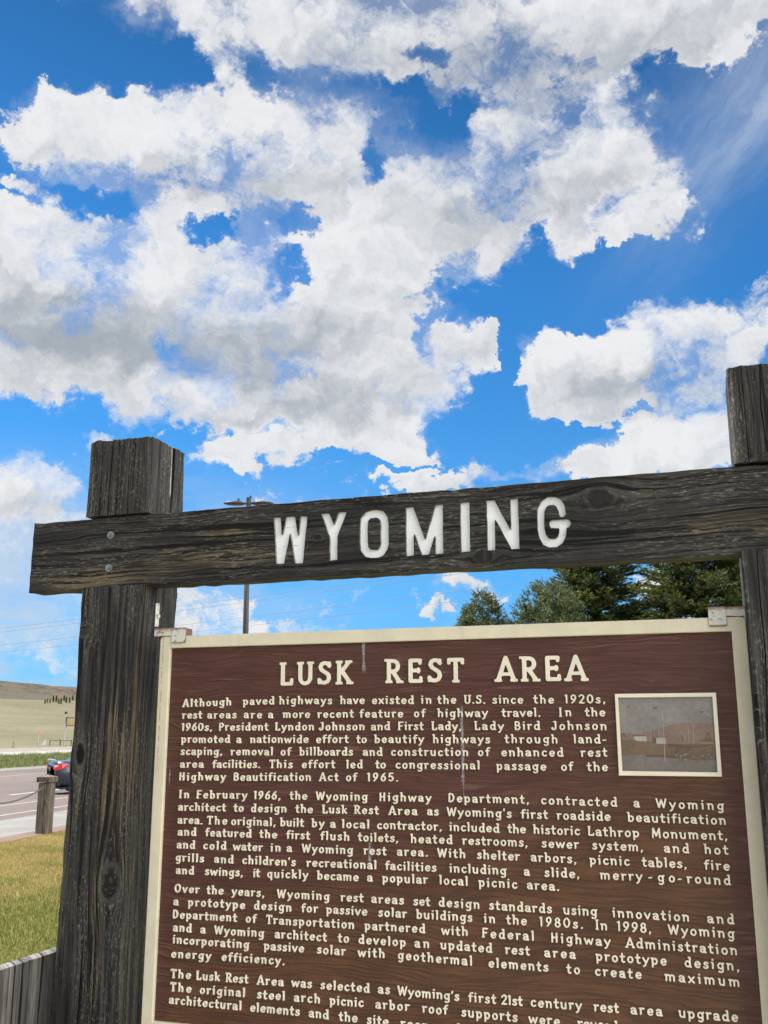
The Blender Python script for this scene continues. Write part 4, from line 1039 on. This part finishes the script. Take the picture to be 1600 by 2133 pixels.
# grass blades on the lawn near the sign
def blades(name, az0, az1, r0, r1, n, h0, h1, w, m, seed, smax=8.38, smin=-60, zf=zs, clump=0.0):
    r = np.random.default_rng(seed)
    az = np.radians(r.uniform(az0, az1, n)); rad = np.sqrt(r.uniform(r0 * r0, r1 * r1, n))
    X = rad * np.sin(az); Y = rad * np.cos(az); S = X * MM[0] + Y * MM[1]
    k = (S < smax) & (S > smin)
    # keep off the added bounce pad in front of the sign
    lx = (X + .61922) * math.cos(YAW) - (Y - 2.7046) * math.sin(YAW); ly = (X + .61922) * math.sin(YAW) + (Y - 2.7046) * math.cos(YAW)
    k &= ~((lx > -.95) & (lx < 3.25) & (ly < -.3))
    X, Y, S = X[k], Y[k], S[k]; n = len(X)
    Z = np.interp(S, KS, KZ) + .004
    a = r.uniform(0, 2 * PI, n); h = r.uniform(h0, h1, n)
    if clump: h *= .4 + 1.2 * np.clip(np.sin(X * 1.7 / clump + 1.3 * np.sin(Y * .9 / clump)) * np.cos(Y * 1.1 / clump + X * .6 / clump) * .5 + .5 + r.normal(0, .15, n), 0, 1)
    wd = w * r.uniform(.7, 1.3, n) * (1 if r1 < 30 else 1); ln = r.uniform(-.6, .6, n) * h; la = r.uniform(0, 2 * PI, n)
    dx, dy = np.cos(a) * wd / 2, np.sin(a) * wd / 2
    V = np.empty((n, 3, 3)); V[:, 0] = np.stack([X - dx, Y - dy, Z], 1); V[:, 1] = np.stack([X + dx, Y + dy, Z], 1)
    V[:, 2] = np.stack([X + ln * np.cos(la), Y + ln * np.sin(la), Z + h], 1)
    o = quads_mesh(name, V.reshape(-1, 3), np.arange(3 * n).reshape(-1, 3), m)
    at_ = o.data.attributes.new('tint', 'FLOAT', 'POINT'); at_.data.foreach_set('value', np.repeat(r.random(n), 3).astype(np.float32))
    tag(o, kind='stuff'); return o
tag(blades('grass', -28, -9, 5.6, 19, 160000, .015, .042, .006, MAT['blade'], 1), 'short patchy green and straw coloured lawn grass', 'grass')
tag(blades('grass', -80, 75, 1.2, 17, 560000, .02, .048, .008, MAT['blade'], 3), 'short lawn grass growing round the sign posts and the plank fence', 'grass')
def verge_mat():
    m, g = mat('verge_blade'); co = obco(g); n = g.noise(co, .6, 4, .6); hue = g.n('ShaderNodeAttribute', attribute_name='tint').outputs['Fac']
    c = g.mix(g.ss(n, .35, .65), (.075, .105, .026), (.15, .165, .055)); c = g.mix(g.ss(hue, .7, 1), c, (.20, .19, .08))
    g.set(g.b.inputs['Base Color'], c); g.set(g.b.inputs['Roughness'], .7); return m
tag(blades('grass', -25, -8, 66, 150, 60000, .12, .42, .09, verge_mat(), 2, smax=61.5, smin=39.9, clump=1.6), 'rank green grass on the strip between parking lot and highway', 'grass')

# ------------------------------------------------------------------ trees
def leaf_mat(nm, dark, light, tip):
    m, g = mat(nm); co = obco(g); a = g.n('ShaderNodeAttribute', attribute_name='tint').outputs['Fac']
    n = g.noise(co, 2.2, 4, .6)
    c = g.mix(g.ss(g.m('ADD', g.m('MULTIPLY', n, .6), g.m('MULTIPLY', a, .4)), .3, .7), dark, light)
    c = g.mix(g.ss(a, .62, .95), c, tip)
    g.set(g.b.inputs['Base Color'], c); g.set(g.b.inputs['Roughness'], .6); g.set(g.b.inputs['Specular IOR Level'], .3)
    tr = g.n('ShaderNodeBsdfTranslucent', {'Color': g.v('SCALE', c, 1.4)})
    mx = g.n('ShaderNodeMixShader', {0: .3}); g.t.links.new(g.b.outputs[0], mx.inputs[1]); g.t.links.new(tr.outputs[0], mx.inputs[2]); g.t.links.new(mx.outputs[0], g.out.inputs[0])
    return m
MAT['spruce'] = leaf_mat('spruce_needles', (.022, .036, .011), (.066, .086, .020), (.25, .25, .05))
MAT['juniper'] = leaf_mat('juniper_scale_leaves', (.045, .062, .028), (.095, .120, .052), (.18, .20, .085))
MAT['bark'] = simple('conifer_bark', (.07, .05, .038), .9, .4, 20, bumpd=.02)
def needles(O, D, Ln, per, blen, bw, r, tint, spread):
    """short blades set all round each twig"""
    N = np.maximum(2, (Ln / per).astype(int)); idx = np.repeat(np.arange(len(O)), N); k = len(idx)
    u = r.random(k); P = O[idx] + D[idx] * (Ln[idx] * u)[:, None]
    rv = r.normal(0, 1, (k, 3)); d = D[idx] + rv * spread; d /= np.linalg.norm(d, axis=1)[:, None] + 1e-9
    sd = np.cross(d, r.normal(0, 1, (k, 3))); sd /= np.linalg.norm(sd, axis=1)[:, None] + 1e-9
    L = blen * r.uniform(.6, 1.3, k); W = bw * r.uniform(.7, 1.3, k)
    V = np.empty((k, 3, 3)); V[:, 0] = P - sd * W[:, None] / 2; V[:, 1] = P + sd * W[:, None] / 2; V[:, 2] = P + d * L[:, None]
    t = np.clip(tint[idx] * .55 + u * .35 + r.normal(0, .09, k), 0, 1)
    return V.reshape(-1, 3), np.repeat(t, 3)
def tree_from(name, loc, trunk_mb, limb_mb, V, t, m, label, cat, group=None):
    root = empty(name, loc); tag(root, label, cat, group)
    tk = trunk_mb.build('trunk', MAT['bark'], root, True)
    o = quads_mesh('crown', V, np.arange(len(V)).reshape(-1, 3), m, root)
    a = o.data.attributes.new('tint', 'FLOAT', 'POINT'); a.data.foreach_set('value', t.astype(np.float32))
    if limb_mb.V: limb_mb.build('limbs', MAT['bark'], tk)
    return root
def spruce(loc, H, R, seed, label, nb=420, zlow=.6, group=None):
    r = np.random.default_rng(seed); tr = MB(); tr.tube([(0, 0, 0), (.03, .02, H * .5), (0, 0, H)], [.19, .11, .015], 9)
    lm = MB(); O = []; D = []; L = []; T = []
    for b in range(nb):
        f = ((b + r.random()) / nb) ** .85; z0 = zlow + (H - .15 - zlow) * f
        a = b * 2.39996 + r.uniform(-.4, .4); k = 1 - z0 / H
        ln = max(.15, R * 1.42 * k ** .8 * r.uniform(.72, 1.12)); e = .55 * f + r.uniform(-.12, .12) - .05
        dh = np.array([math.cos(a), math.sin(a), 0])
        P = lambda u: np.array([0, 0, z0]) + dh * ln * u + np.array([0, 0, 1]) * ln * (math.tan(e) * u - .55 * u * u + .42 * u ** 3)
        lm.tube([P(0), P(.5), P(1)], [.014 + .012 * k, .011, .004], 4, cap=False)
        sd = np.array([-dh[1], dh[0], 0]); tb = r.random()
        m = int(ln / .055) + 3
        for j in range(m):
            u = .22 + .78 * (j + r.random()) / m; p = P(u); fw = P(min(1, u + .05)) - P(u - .05); fw /= np.linalg.norm(fw)
            sg = 1 if j % 2 else -1
            d = fw * .8 + sd * sg * r.uniform(.35, 1.0) + np.array([0, 0, r.uniform(-.25, .25)]); d /= np.linalg.norm(d)
            O.append(p); D.append(d); L.append((.12 + .30 * ln * (1 - u) + .10 * r.random())); T.append(min(1, tb * .7 + .3 * r.random()))
        O.append(P(.88)); d = P(1) - P(.9); D.append(d / np.linalg.norm(d)); L.append(.18); T.append(1)
    for q in range(14): O.append(np.array([0, 0, H - .5 + .036 * q])); D.append(np.array([r.normal(0, .3), r.normal(0, .3), 1.0])); L.append(.16); T.append(.8)
    V, t = needles(np.array(O), np.array(D), np.array(L), .014, .08, .024, r, np.array(T), .42)
    return tree_from('spruce_tree', loc, tr, lm, V, t, MAT['spruce'], label, 'tree', group)
def juniper(loc, H, R, seed, label, n=2600, lobes=7):
    r = np.random.default_rng(seed); tr = MB(); lm = MB(); tr.tube([(0, 0, 0), (.02, .03, H * .4), (0, 0, H * .85)], [.12, .08, .02], 8)
    O = []; D = []; L = []; T = []
    lob = [(0, 0, H, R)] + [(R * .55 * math.cos(k * 2.4 + seed), R * .55 * math.sin(k * 2.4 + seed), H * r.uniform(.80, .96), R * r.uniform(.42, .6)) for k in range(lobes)]
    for (lx, ly, lh, lr) in lob:
        lm.tube([(0, 0, H * .15), (lx * .7, ly * .7, lh * .5), (lx, ly, lh * .88)], [.04, .03, .008], 5, cap=False)
        for b in range(n // len(lob) * (2 if lx == 0 else 1)):
            f = r.random() ** .75; z = .15 + (lh - .25) * f
            pr = lr * min(1.0, 3.2 * (1 - z / lh) ** .75) * (.55 + .45 * min(1, z / (.4 * lh)))
            a = r.uniform(0, 2 * PI); q = pr * (1 - .55 * r.random() ** 2.2); p = np.array([lx + q * math.cos(a), ly + q * math.sin(a), z])
            d = np.array([math.cos(a) * .6, math.sin(a) * .6, .9]) + r.normal(0, .3, 3); d /= np.linalg.norm(d)
            tb = r.random()
            for _ in range(4):
                d2 = d + r.normal(0, .42, 3); d2 /= np.linalg.norm(d2); O.append(p); D.append(d2); L.append(r.uniform(.1, .24)); T.append(tb)
    V, t = needles(np.array(O), np.array(D), np.array(L), .018, .055, .024, r, np.array(T), .45)
    return tree_from('juniper_tree', loc, tr, lm, V, t, MAT['juniper'], label, 'tree')
spruce((5.45, 25.0, 0), 7.6, 2.3, 41, 'tall dark spruce left of the other, its top hidden behind the WYOMING beam')
spruce((7.75, 23.4, 0), 7.7, 2.55, 42, 'broad dense spruce standing against the right timber post', nb=520)
juniper((3.38, 20.0, 0), 4.72, .88, 43, 'bushy grey green juniper in front of the tall spruce')
juniper((2.42, 24.0, 0), 5.12, .60, 44, 'small rounded juniper standing alone, leftmost of the near trees', n=2400)
# windbreak far out on the prairie
def far_tree(seed, H):
    r = np.random.default_rng(seed); tr = MB(); tr.tube([(0, 0, 0), (0, 0, H * .9)], [.22, .05], 6)
    n = 900; f = r.random(n) ** .8; z = .4 + (H - .4) * f; a = r.uniform(0, 2 * PI, n); q = H * .15 * (1 - f) ** .85 * r.uniform(.4, 1.1, n) + .05
    O = np.stack([q * np.cos(a), q * np.sin(a), z], 1); D = np.stack([np.cos(a), np.sin(a), r.uniform(-.4, .5, n)], 1)
    V, t = needles(O, D, np.full(n, .25), .12, .3, .18, r, r.random(n), .4)
    return tr, V, t
rr = random.Random(3)
proto = None
FAR = [(-18.88, .62), (-18.77, .58), (-18.63, .6), (-18.46, .85), (-18.30, .9), (-18.17, .72), (-18.05, .8), (-17.90, .85), (-17.78, .88), (-17.6, .8), (-17.45, .8)]
for i, (az, k) in enumerate(FAR):
    s = 243 + rr.uniform(-4, 4); a = math.radians(-az) + AZ; rad = s / math.sin(a); t = rad * math.cos(a)
    if proto is None:
        tr, V, t_ = far_tree(5, 4.6)
        proto = tree_from('conifer_tree', (0, 0, 0), tr, MB(), V, t_, MAT['spruce'], 'tiny dark conifer in the distant row on the prairie', 'tree', 'conifers in a row on the far prairie'); o = proto
    else: o = copy_tree(proto)
    o.location = (*xy(s, t), zterr(s, t) - .1); o.scale = (k * .7, k * .7, k * .78); o.rotation_euler = (0, 0, i * 1.7)

# ------------------------------------------------------------------ bollards and chain
def bollard(s, t, label):
    root = empty('bollard', (*xy(s, t), 0), math.radians(-17)); tag(root, label, 'bollard', 'timber bollards along the lawn edge')
    mb = MB(); timber_geo(mb, -.1, .1, -.1, .1, 0, .83, 61, [(0, .07, .1, .8, .002, .01), (0, .14, .3, .83, .002, .01), (1, .09, .1, .8, .002, .01)], ch=.008, dz=.05)
    mb.build('post_body', MAT['bollard'], root)
    mb = MB(); mb.box(-.128, .128, -.128, .128, .845, .935, bev=.006); V = [(-.12, -.12, .9349), (.12, -.12, .9349), (.12, .12, .9349), (-.12, .12, .9349), (0, 0, .97)]
    mb.add(V, [(0, 1, 4), (1, 2, 4), (2, 3, 4), (3, 0, 4)]); mb.build('cap', MAT['bollard'], root)
    return root
B1, B2 = (8.49, 16.0), (8.49, 13.35)
bollard(*B1, 'square timber bollard with flat cap beside the dark car')
bollard(*B2, 'square timber bollard at the near end of the chain')
p1 = Vector((*xy(*B1), .77)); p2 = Vector((*xy(*B2), .77)); mb = MB(); nl = 74
dirv = (p2 - p1).normalized(); p1 += dirv * .1; p2 -= dirv * .1
cp = lambda u: p1.lerp(p2, u) + Vector((0, 0, -.72 * u * (1 - u)))
for i in range(nl):
    u = (i + .5) / nl; a = cp(i / nl); b = cp((i + 1) / nl); d = (b - a).normalized(); c = (a + b) / 2; hl = (b - a).length * .72
    sd = d.cross(Vector((0, 0, 1))).normalized(); up = sd.cross(d)
    w = sd if i % 2 else up
    ring = [c + d * hl * math.cos(2 * PI * k / 10) + w * .013 * math.sin(2 * PI * k / 10) for k in range(11)]
    mb.tube(ring, .0045, 5, cap=False)
tag(mb.build('chain', simple('dull_steel_chain', (.12, .11, .10), .6, .3, 50, metal=.4)), 'steel chain sagging from the capped timber bollard', 'chain')

# plank fence beside the left post
pf_ = empty('plank_fence', Ms @ Vector((-.325, -1.68, 0)), -YAW); tag(pf_, 'low fence of grey weathered vertical planks beside the left post', 'fence')
y = 0.0; k = 0; rp = random.Random(8)
while y < 1.85:
    mb = MB(); w = .156; y1 = y + w; top = 1.078 + rp.uniform(-.004, .004)
    timber_geo(mb, 0, .04, y, y1, .03, top, 300 + k, [(1, .05, .7, 1.1, .0007, .004), (1, .11, .8, 1.1, .0006, .004)], ch=.005, dz=.04, cap=0)
    mb.build('plank', MAT['plank'], pf_); y = y1 + .004; k += 1
mb = MB(); mb.box(-.042, -.003, -.02, 1.86, .82, .91, bev=.004); mb.box(-.042, -.003, -.02, 1.86, .25, .34, bev=.004); mb.build('rail', MAT['plank'], pf_)

# ------------------------------------------------------------------ street lamp
lp = empty('street_lamp', (-4.66, 33.0, zs(10.0) - .09)); tag(lp, 'tall dark twin headed street lamp rising behind the WYOMING beam', 'street lamp')
dm = simple('dark_bronze_paint', (.035, .033, .034), .5, .2, 10)
mb = MB(); mb.tube([(0, 0, .12), (-.02, 0, 5), (-.055, 0, 9.35)], [.115, .10, .075], 14); mb.box(-.22, .22, -.22, .22, 0, .13, bev=.02); mb.build('pole', dm, lp, True)
mb = MB(); mb.tube([(-.055, 0, 9.3), (-.055, 0, 9.84)], .085, 12); mb.tube([(-.35, 0, 9.63), (.24, 0, 9.64)], .04, 8); mb.box(-.02, .04, -.05, .05, 9.83, 9.90, bev=.01); mb.build('arm', dm, lp)
for sgn in (-1, 1):
    mb = MB(); x = -.055
    prof = [(.14, .07, .06), (.28, .20, .085), (.52, .22, .08), (.74, .18, .055), (.87, .06, .02)]; V = []
    for d, wy, h in prof:
        for q in range(12):
            a = 2 * PI * q / 12; V.append((x + sgn * d, wy * math.cos(a), 9.63 + h * max(-.55, math.sin(a))))
    F = [(i * 12 + q, i * 12 + (q + 1) % 12, (i + 1) * 12 + (q + 1) % 12, (i + 1) * 12 + q) for i in range(4) for q in range(12)] + [tuple(range(12)), tuple(48 + q for q in range(12))]
    mb.add(V, F); hd = mb.build('lamp_head', dm, lp, True)
    mb = MB(); mb.tube([(x + sgn * .36, 0, 9.70), (x + sgn * .36, 0, 9.80)], .04, 8); mb.build('photocell', simple('grey_plastic', (.5, .5, .5), .5) if sgn > 0 else dm, hd)
# overhead wires
wm = simple('wire_aluminium', (.05, .055, .065), .6, .1, 1)
for nm, z0, lab in (('A', 10.55, 'thin overhead wire, topmost of the wires over the highway'), ('B', 10.22, 'thin overhead wire just under the topmost wire'), ('C', 9.12, 'thin overhead wire in the middle of the span'), ('D', 8.5, 'thin overhead wire, lowest of the wires over the highway')):
    pts = []
    for k in range(41):
        u = k / 40; X = -75 + 125 * u; Yy = 109 - 76.4 * u
        pts.append((X, Yy, z0 + (X + 35) * .037 - 1.1 * 4 * u * (1 - u) + .75))
    tag(MB().tube(pts, .010, 5).build('overhead_wire', wm), lab, 'wire', 'overhead wires')

# ------------------------------------------------------------------ things by the highway
gz = zs(99)
rs = empty('roadside_sign', (-66.3, 207.3, gz)); tag(rs, 'tall grey post with a small lamp and a tan sign board beyond the highway', 'sign')
gm = simple('grey_post', (.33, .33, .33), .7, .2, 2)
MB().tube([(0, 0, 0), (0, 0, 4.2), (-.1, 0, 5.1), (-.1, 0, 6.9)], [.17, .16, .09, .08], 10).build('pole', gm, rs)
mb = MB(); mb.box(.3, 3.2, -.06, .06, 4.12, 5.5); mb.build('board', simple('tan_board', (.42, .33, .17), .7, .1, 1), rs)
mb = MB(); mb.box(.12, 3.3, -.1, .1, 3.95, 4.1); mb.box(.12, 3.3, -.1, .1, 5.52, 5.68); mb.box(.08, .28, -.1, .1, 3.9, 5.75); mb.build('board_frame', simple('brown_frame', (.10, .07, .05), .7), rs)
MB().tube([(-.15, 0, 6.65), (.5, -.2, 6.6)], [.32, .03], 8).build('lamp', simple('dark_lamp', (.03, .03, .03), .5), rs)
rf = empty('rail_fence', (-67.0, 200.6, gz)); tag(rf, 'short dark pipe rail fence at the foot of the grey post', 'fence')
dk = simple('dark_pipe', (.045, .035, .028), .8)
MB().tube([(0, 0, 1.15), (.9, .2, 1.02), (2.0, .4, 1.05), (4.1, .6, 1.05)], .055, 6).build('rail', dk, rf)
for x, yy, h, rd in ((0, 0, 1.22, .085), (2.0, .4, 1.1, .085), (4.1, .6, 1.15, .085), (1.75, .4, 1.5, .03)): MB().tube([(x, yy, 0), (x, yy, h)], rd, 8).build('fence_post', dk, rf)
mp = empty('marker_post', (-64.4, 186.5, zs(94.4))); tag(mp, 'bent grey marker post with an orange top beyond the highway', 'marker')
MB().tube([(.08, 0, 0), (.08, 0, .5), (-.10, 0, 1.3), (-.02, 0, 2.2)], [.10, .09, .08, .08], 8).build('post', gm, mp)
MB().tube([(-.02, 0, 2.2), (.04, 0, 2.62)], .11, 8).build('reflector', simple('orange_plastic', (.75, .16, .04), .5), mp)
cw = MB(); V = [(-.8, 0, 0), (.15, 0, 0), (.15, 0, 1.15), (-.05, 0, 1.15), (-.8, .12, 0), (.15, .12, 0), (.15, .12, 1.15), (-.05, .12, 1.15)]
cw.add(V, [(0, 1, 2, 3), (7, 6, 5, 4), (0, 4, 5, 1), (1, 5, 6, 2), (2, 6, 7, 3), (3, 7, 4, 0)])
w_ = cw.build('cattle_guard_wing', simple('white_weathered_paint', (.55, .55, .54), .7)); w_.location = (-67.6, 199.2, gz); tag(w_, 'pale slanted cattle guard wing beside the dark rail fence', 'barrier')
for x, h, c in ((-64.75, 1.1, (.13, .11, .10)), (-64.42, 1.25, (.30, .28, .25))):
    o = MB().tube([(0, 0, 0), (.01, 0, h * .97), (.01, 0, h)], [.075, .07, .03], 8).build('fence_post', simple('post_wood', c, .9)); o.location = (x, 174.7, zs(92.5)); tag(o, ('dark' if c[0] < .2 else 'pale') + ' slim fence post of the pair at the field edge', 'post', 'field fence posts')

# ------------------------------------------------------------------ car
def build_car():
    pr = Vector((*xy(17.7, 33.6), zs(17.7))); hd = math.radians(90 - 60)
    fw = Vector((math.cos(hd), math.sin(hd), 0)); pf2 = pr + fw * 4.7
    pf2.z = zs(pf2.x * MM[0] + pf2.y * MM[1]); X = (pf2 - pr).normalized(); Yv = Vector((0, 0, 1)).cross(X).normalized(); Zv = X.cross(Yv)
    root = empty('parked_car'); root.matrix_world = Matrix(((X.x, Yv.x, Zv.x, pr.x), (X.y, Yv.y, Zv.y, pr.y), (X.z, Yv.z, Zv.z, pr.z + .02), (0, 0, 0, 1)))
    tag(root, 'dark blue car with red tail light, mostly hidden behind the left post', 'car')
    paint, g = mat('dark_blue_car_paint'); g.set(g.b.inputs['Base Color'], (.022, .032, .058, 1)); g.set(g.b.inputs['Roughness'], .3); g.set(g.b.inputs['Coat Weight'], .8); g.set(g.b.inputs['Metallic'], .3)
    glass, g = mat('dark_car_glass'); g.set(g.b.inputs['Base Color'], (.01, .012, .015, 1)); g.set(g.b.inputs['Roughness'], .06); g.set(g.b.inputs['Specular IOR Level'], .8)
    black = simple('black_plastic', (.012, .012, .013), .6); tyre = simple('tyre_rubber', (.015, .015, .015), .85); rim = simple('alloy_rim', (.45, .45, .46), .35, metal=.8)
    ST = [(.0, .66, .42, .98), (.05, .74, .36, 1.08), (.14, .82, .30, 1.14), (.4, .89, .24, 1.13), (.95, .92, .20, 1.10), (2.4, .93, .19, 1.0), (3.5, .92, .20, .97), (4.2, .87, .22, .86), (4.6, .74, .26, .74), (4.75, .5, .32, .62)]
    def sec(w, lo, hi): return [(w * .80, lo), (w * .98, lo + .12), (w * 1.0, lo + (hi - lo) * .55), (w * .97, lo + (hi - lo) * .82), (w * .88, hi - .03), (w * .6, hi), (0, hi + .012)]
    mb = MB(); V = []
    for x, w, lo, hi in ST:
        h = sec(w, lo, hi); V += [(x, y, z) for y, z in h] + [(x, -y, z) for y, z in h[-2::-1]]
    n = 13; F = [(i * n + j, i * n + j + 1, (i + 1) * n + j + 1, (i + 1) * n + j) for i in range(len(ST) - 1) for j in range(n - 1)]
    F += [((i + 1) * n, (i + 2) * n - 1, (i + 1) * n - 1, i * n) for i in range(len(ST) - 1)] + [tuple(range(n)), tuple((len(ST) - 1) * n + j for j in range(n))]
    mb.add(V, F); body = mb.build('body', paint, root, True)
    CB = [(.55, .74, .70, 1.10), (1.25, .76, .60, 1.43), (2.1, .78, .61, 1.47), (2.75, .78, .58, 1.40), (3.55, .74, .66, .98)]
    V = []
    for x, wb, wt, z in CB: V += [(x, wb, 1.0), (x, wt, z - .03), (x, wt * .8, z), (x, -wt * .8, z), (x, -wt, z - .03), (x, -wb, 1.0)]
    GF = []; RF = []
    for i in range(4):
        for j in range(5):
            f = (i * 6 + j, i * 6 + j + 1, (i + 1) * 6 + j + 1, (i + 1) * 6 + j)
            (RF if (j in (1, 2, 3) and i in (1, 2)) else GF).append(f)
    mb = MB(); mb.add(V, GF); mb.build('window', glass, root)
    mb = MB(); mb.add([(x, y, z + .003) for x, y, z in V], RF); mb.build('roof', paint, root, True)
    mb = MB(); mb.tube([(.02, -.62, 1.175), (-.02, 0, 1.185), (.02, .62, 1.175)], [.028, .034, .028], 8); mb.build('spoiler', simple('bright_trim', (.5, .55, .6), .25, metal=.7), root)
    red, g = mat('red_lens'); g.set(g.b.inputs['Base Color'], (.62, .012, .01, 1)); g.set(g.b.inputs['Roughness'], .15); g.set(g.b.inputs['Coat Weight'], .6)
    clear = simple('clear_lens', (.8, .8, .8), .15)
    for sg in (-1, 1):
        mb = MB(); V = []
        for x, w, zl, zh in ((.0, .50, .88, 1.00), (.02, .68, .83, 1.03), (.10, .79, .83, 1.05), (.22, .862, .88, 1.055), (.42, .898, .985, 1.05)):
            wz = lambda z: w * (1.0 if z < .9 else .985)
            V += [(x - .012, sg * (w + .012), zl), (x - .012, sg * (w * .985 + .012), zh)]
        mb.add(V, [(2 * i, 2 * i + 1, 2 * i + 3, 2 * i + 2) for i in range(4)]); tl = mb.build('tail_light', red, root)
        mb = MB(); V = [(.025 - .03, sg * .715, .935), (.025 - .03, sg * .71, 1.0), (.085, sg * .802, .96), (.085, sg * .80, 1.01)]; mb.add(V, [(0, 1, 3, 2)]); mb.build('reversing_lens', clear, tl)
        mb = MB(); mb.box(4.55, 4.68, sg * .66 - .1, sg * .66 + .1, .58, .70, bev=.02); mb.build('headlight', clear, root)
        for wx in (.98, 3.75):
            mb = MB(); c = Vector((wx, sg * .80, .33)); P = [(.20, -.1), (.30, -.105), (.33, -.07), (.33, .07), (.30, .105), (.20, .1)]; V = [c + Vector((rr_ * math.cos(2 * PI * k / 24), o_, rr_ * math.sin(2 * PI * k / 24))) for rr_, o_ in P for k in range(24)]
            mb.add(V, [(i * 24 + k, i * 24 + (k + 1) % 24, (i + 1) * 24 + (k + 1) % 24, (i + 1) * 24 + k) for i in range(5) for k in range(24)]); wh = mb.build('wheel', tyre, root, True)
            mb = MB(); mb.tube([c + Vector((0, sg * .04, 0)), c + Vector((0, sg * .085, 0))], .205, 20); mb.build('rim', rim, wh)
            mb = MB(); mb.tube([c + Vector((0, sg * .0, .03)), c + Vector((0, sg * .118, .03))], .395, 24); mb.build('wheel_arch', black, root)
    mb = MB(); mb.box(-.03, .12, -.62, .62, .30, .46, bev=.03); mb.box(.2, 4.5, -.75, .75, .17, .24); mb.build('bumper', black, root)
build_car()
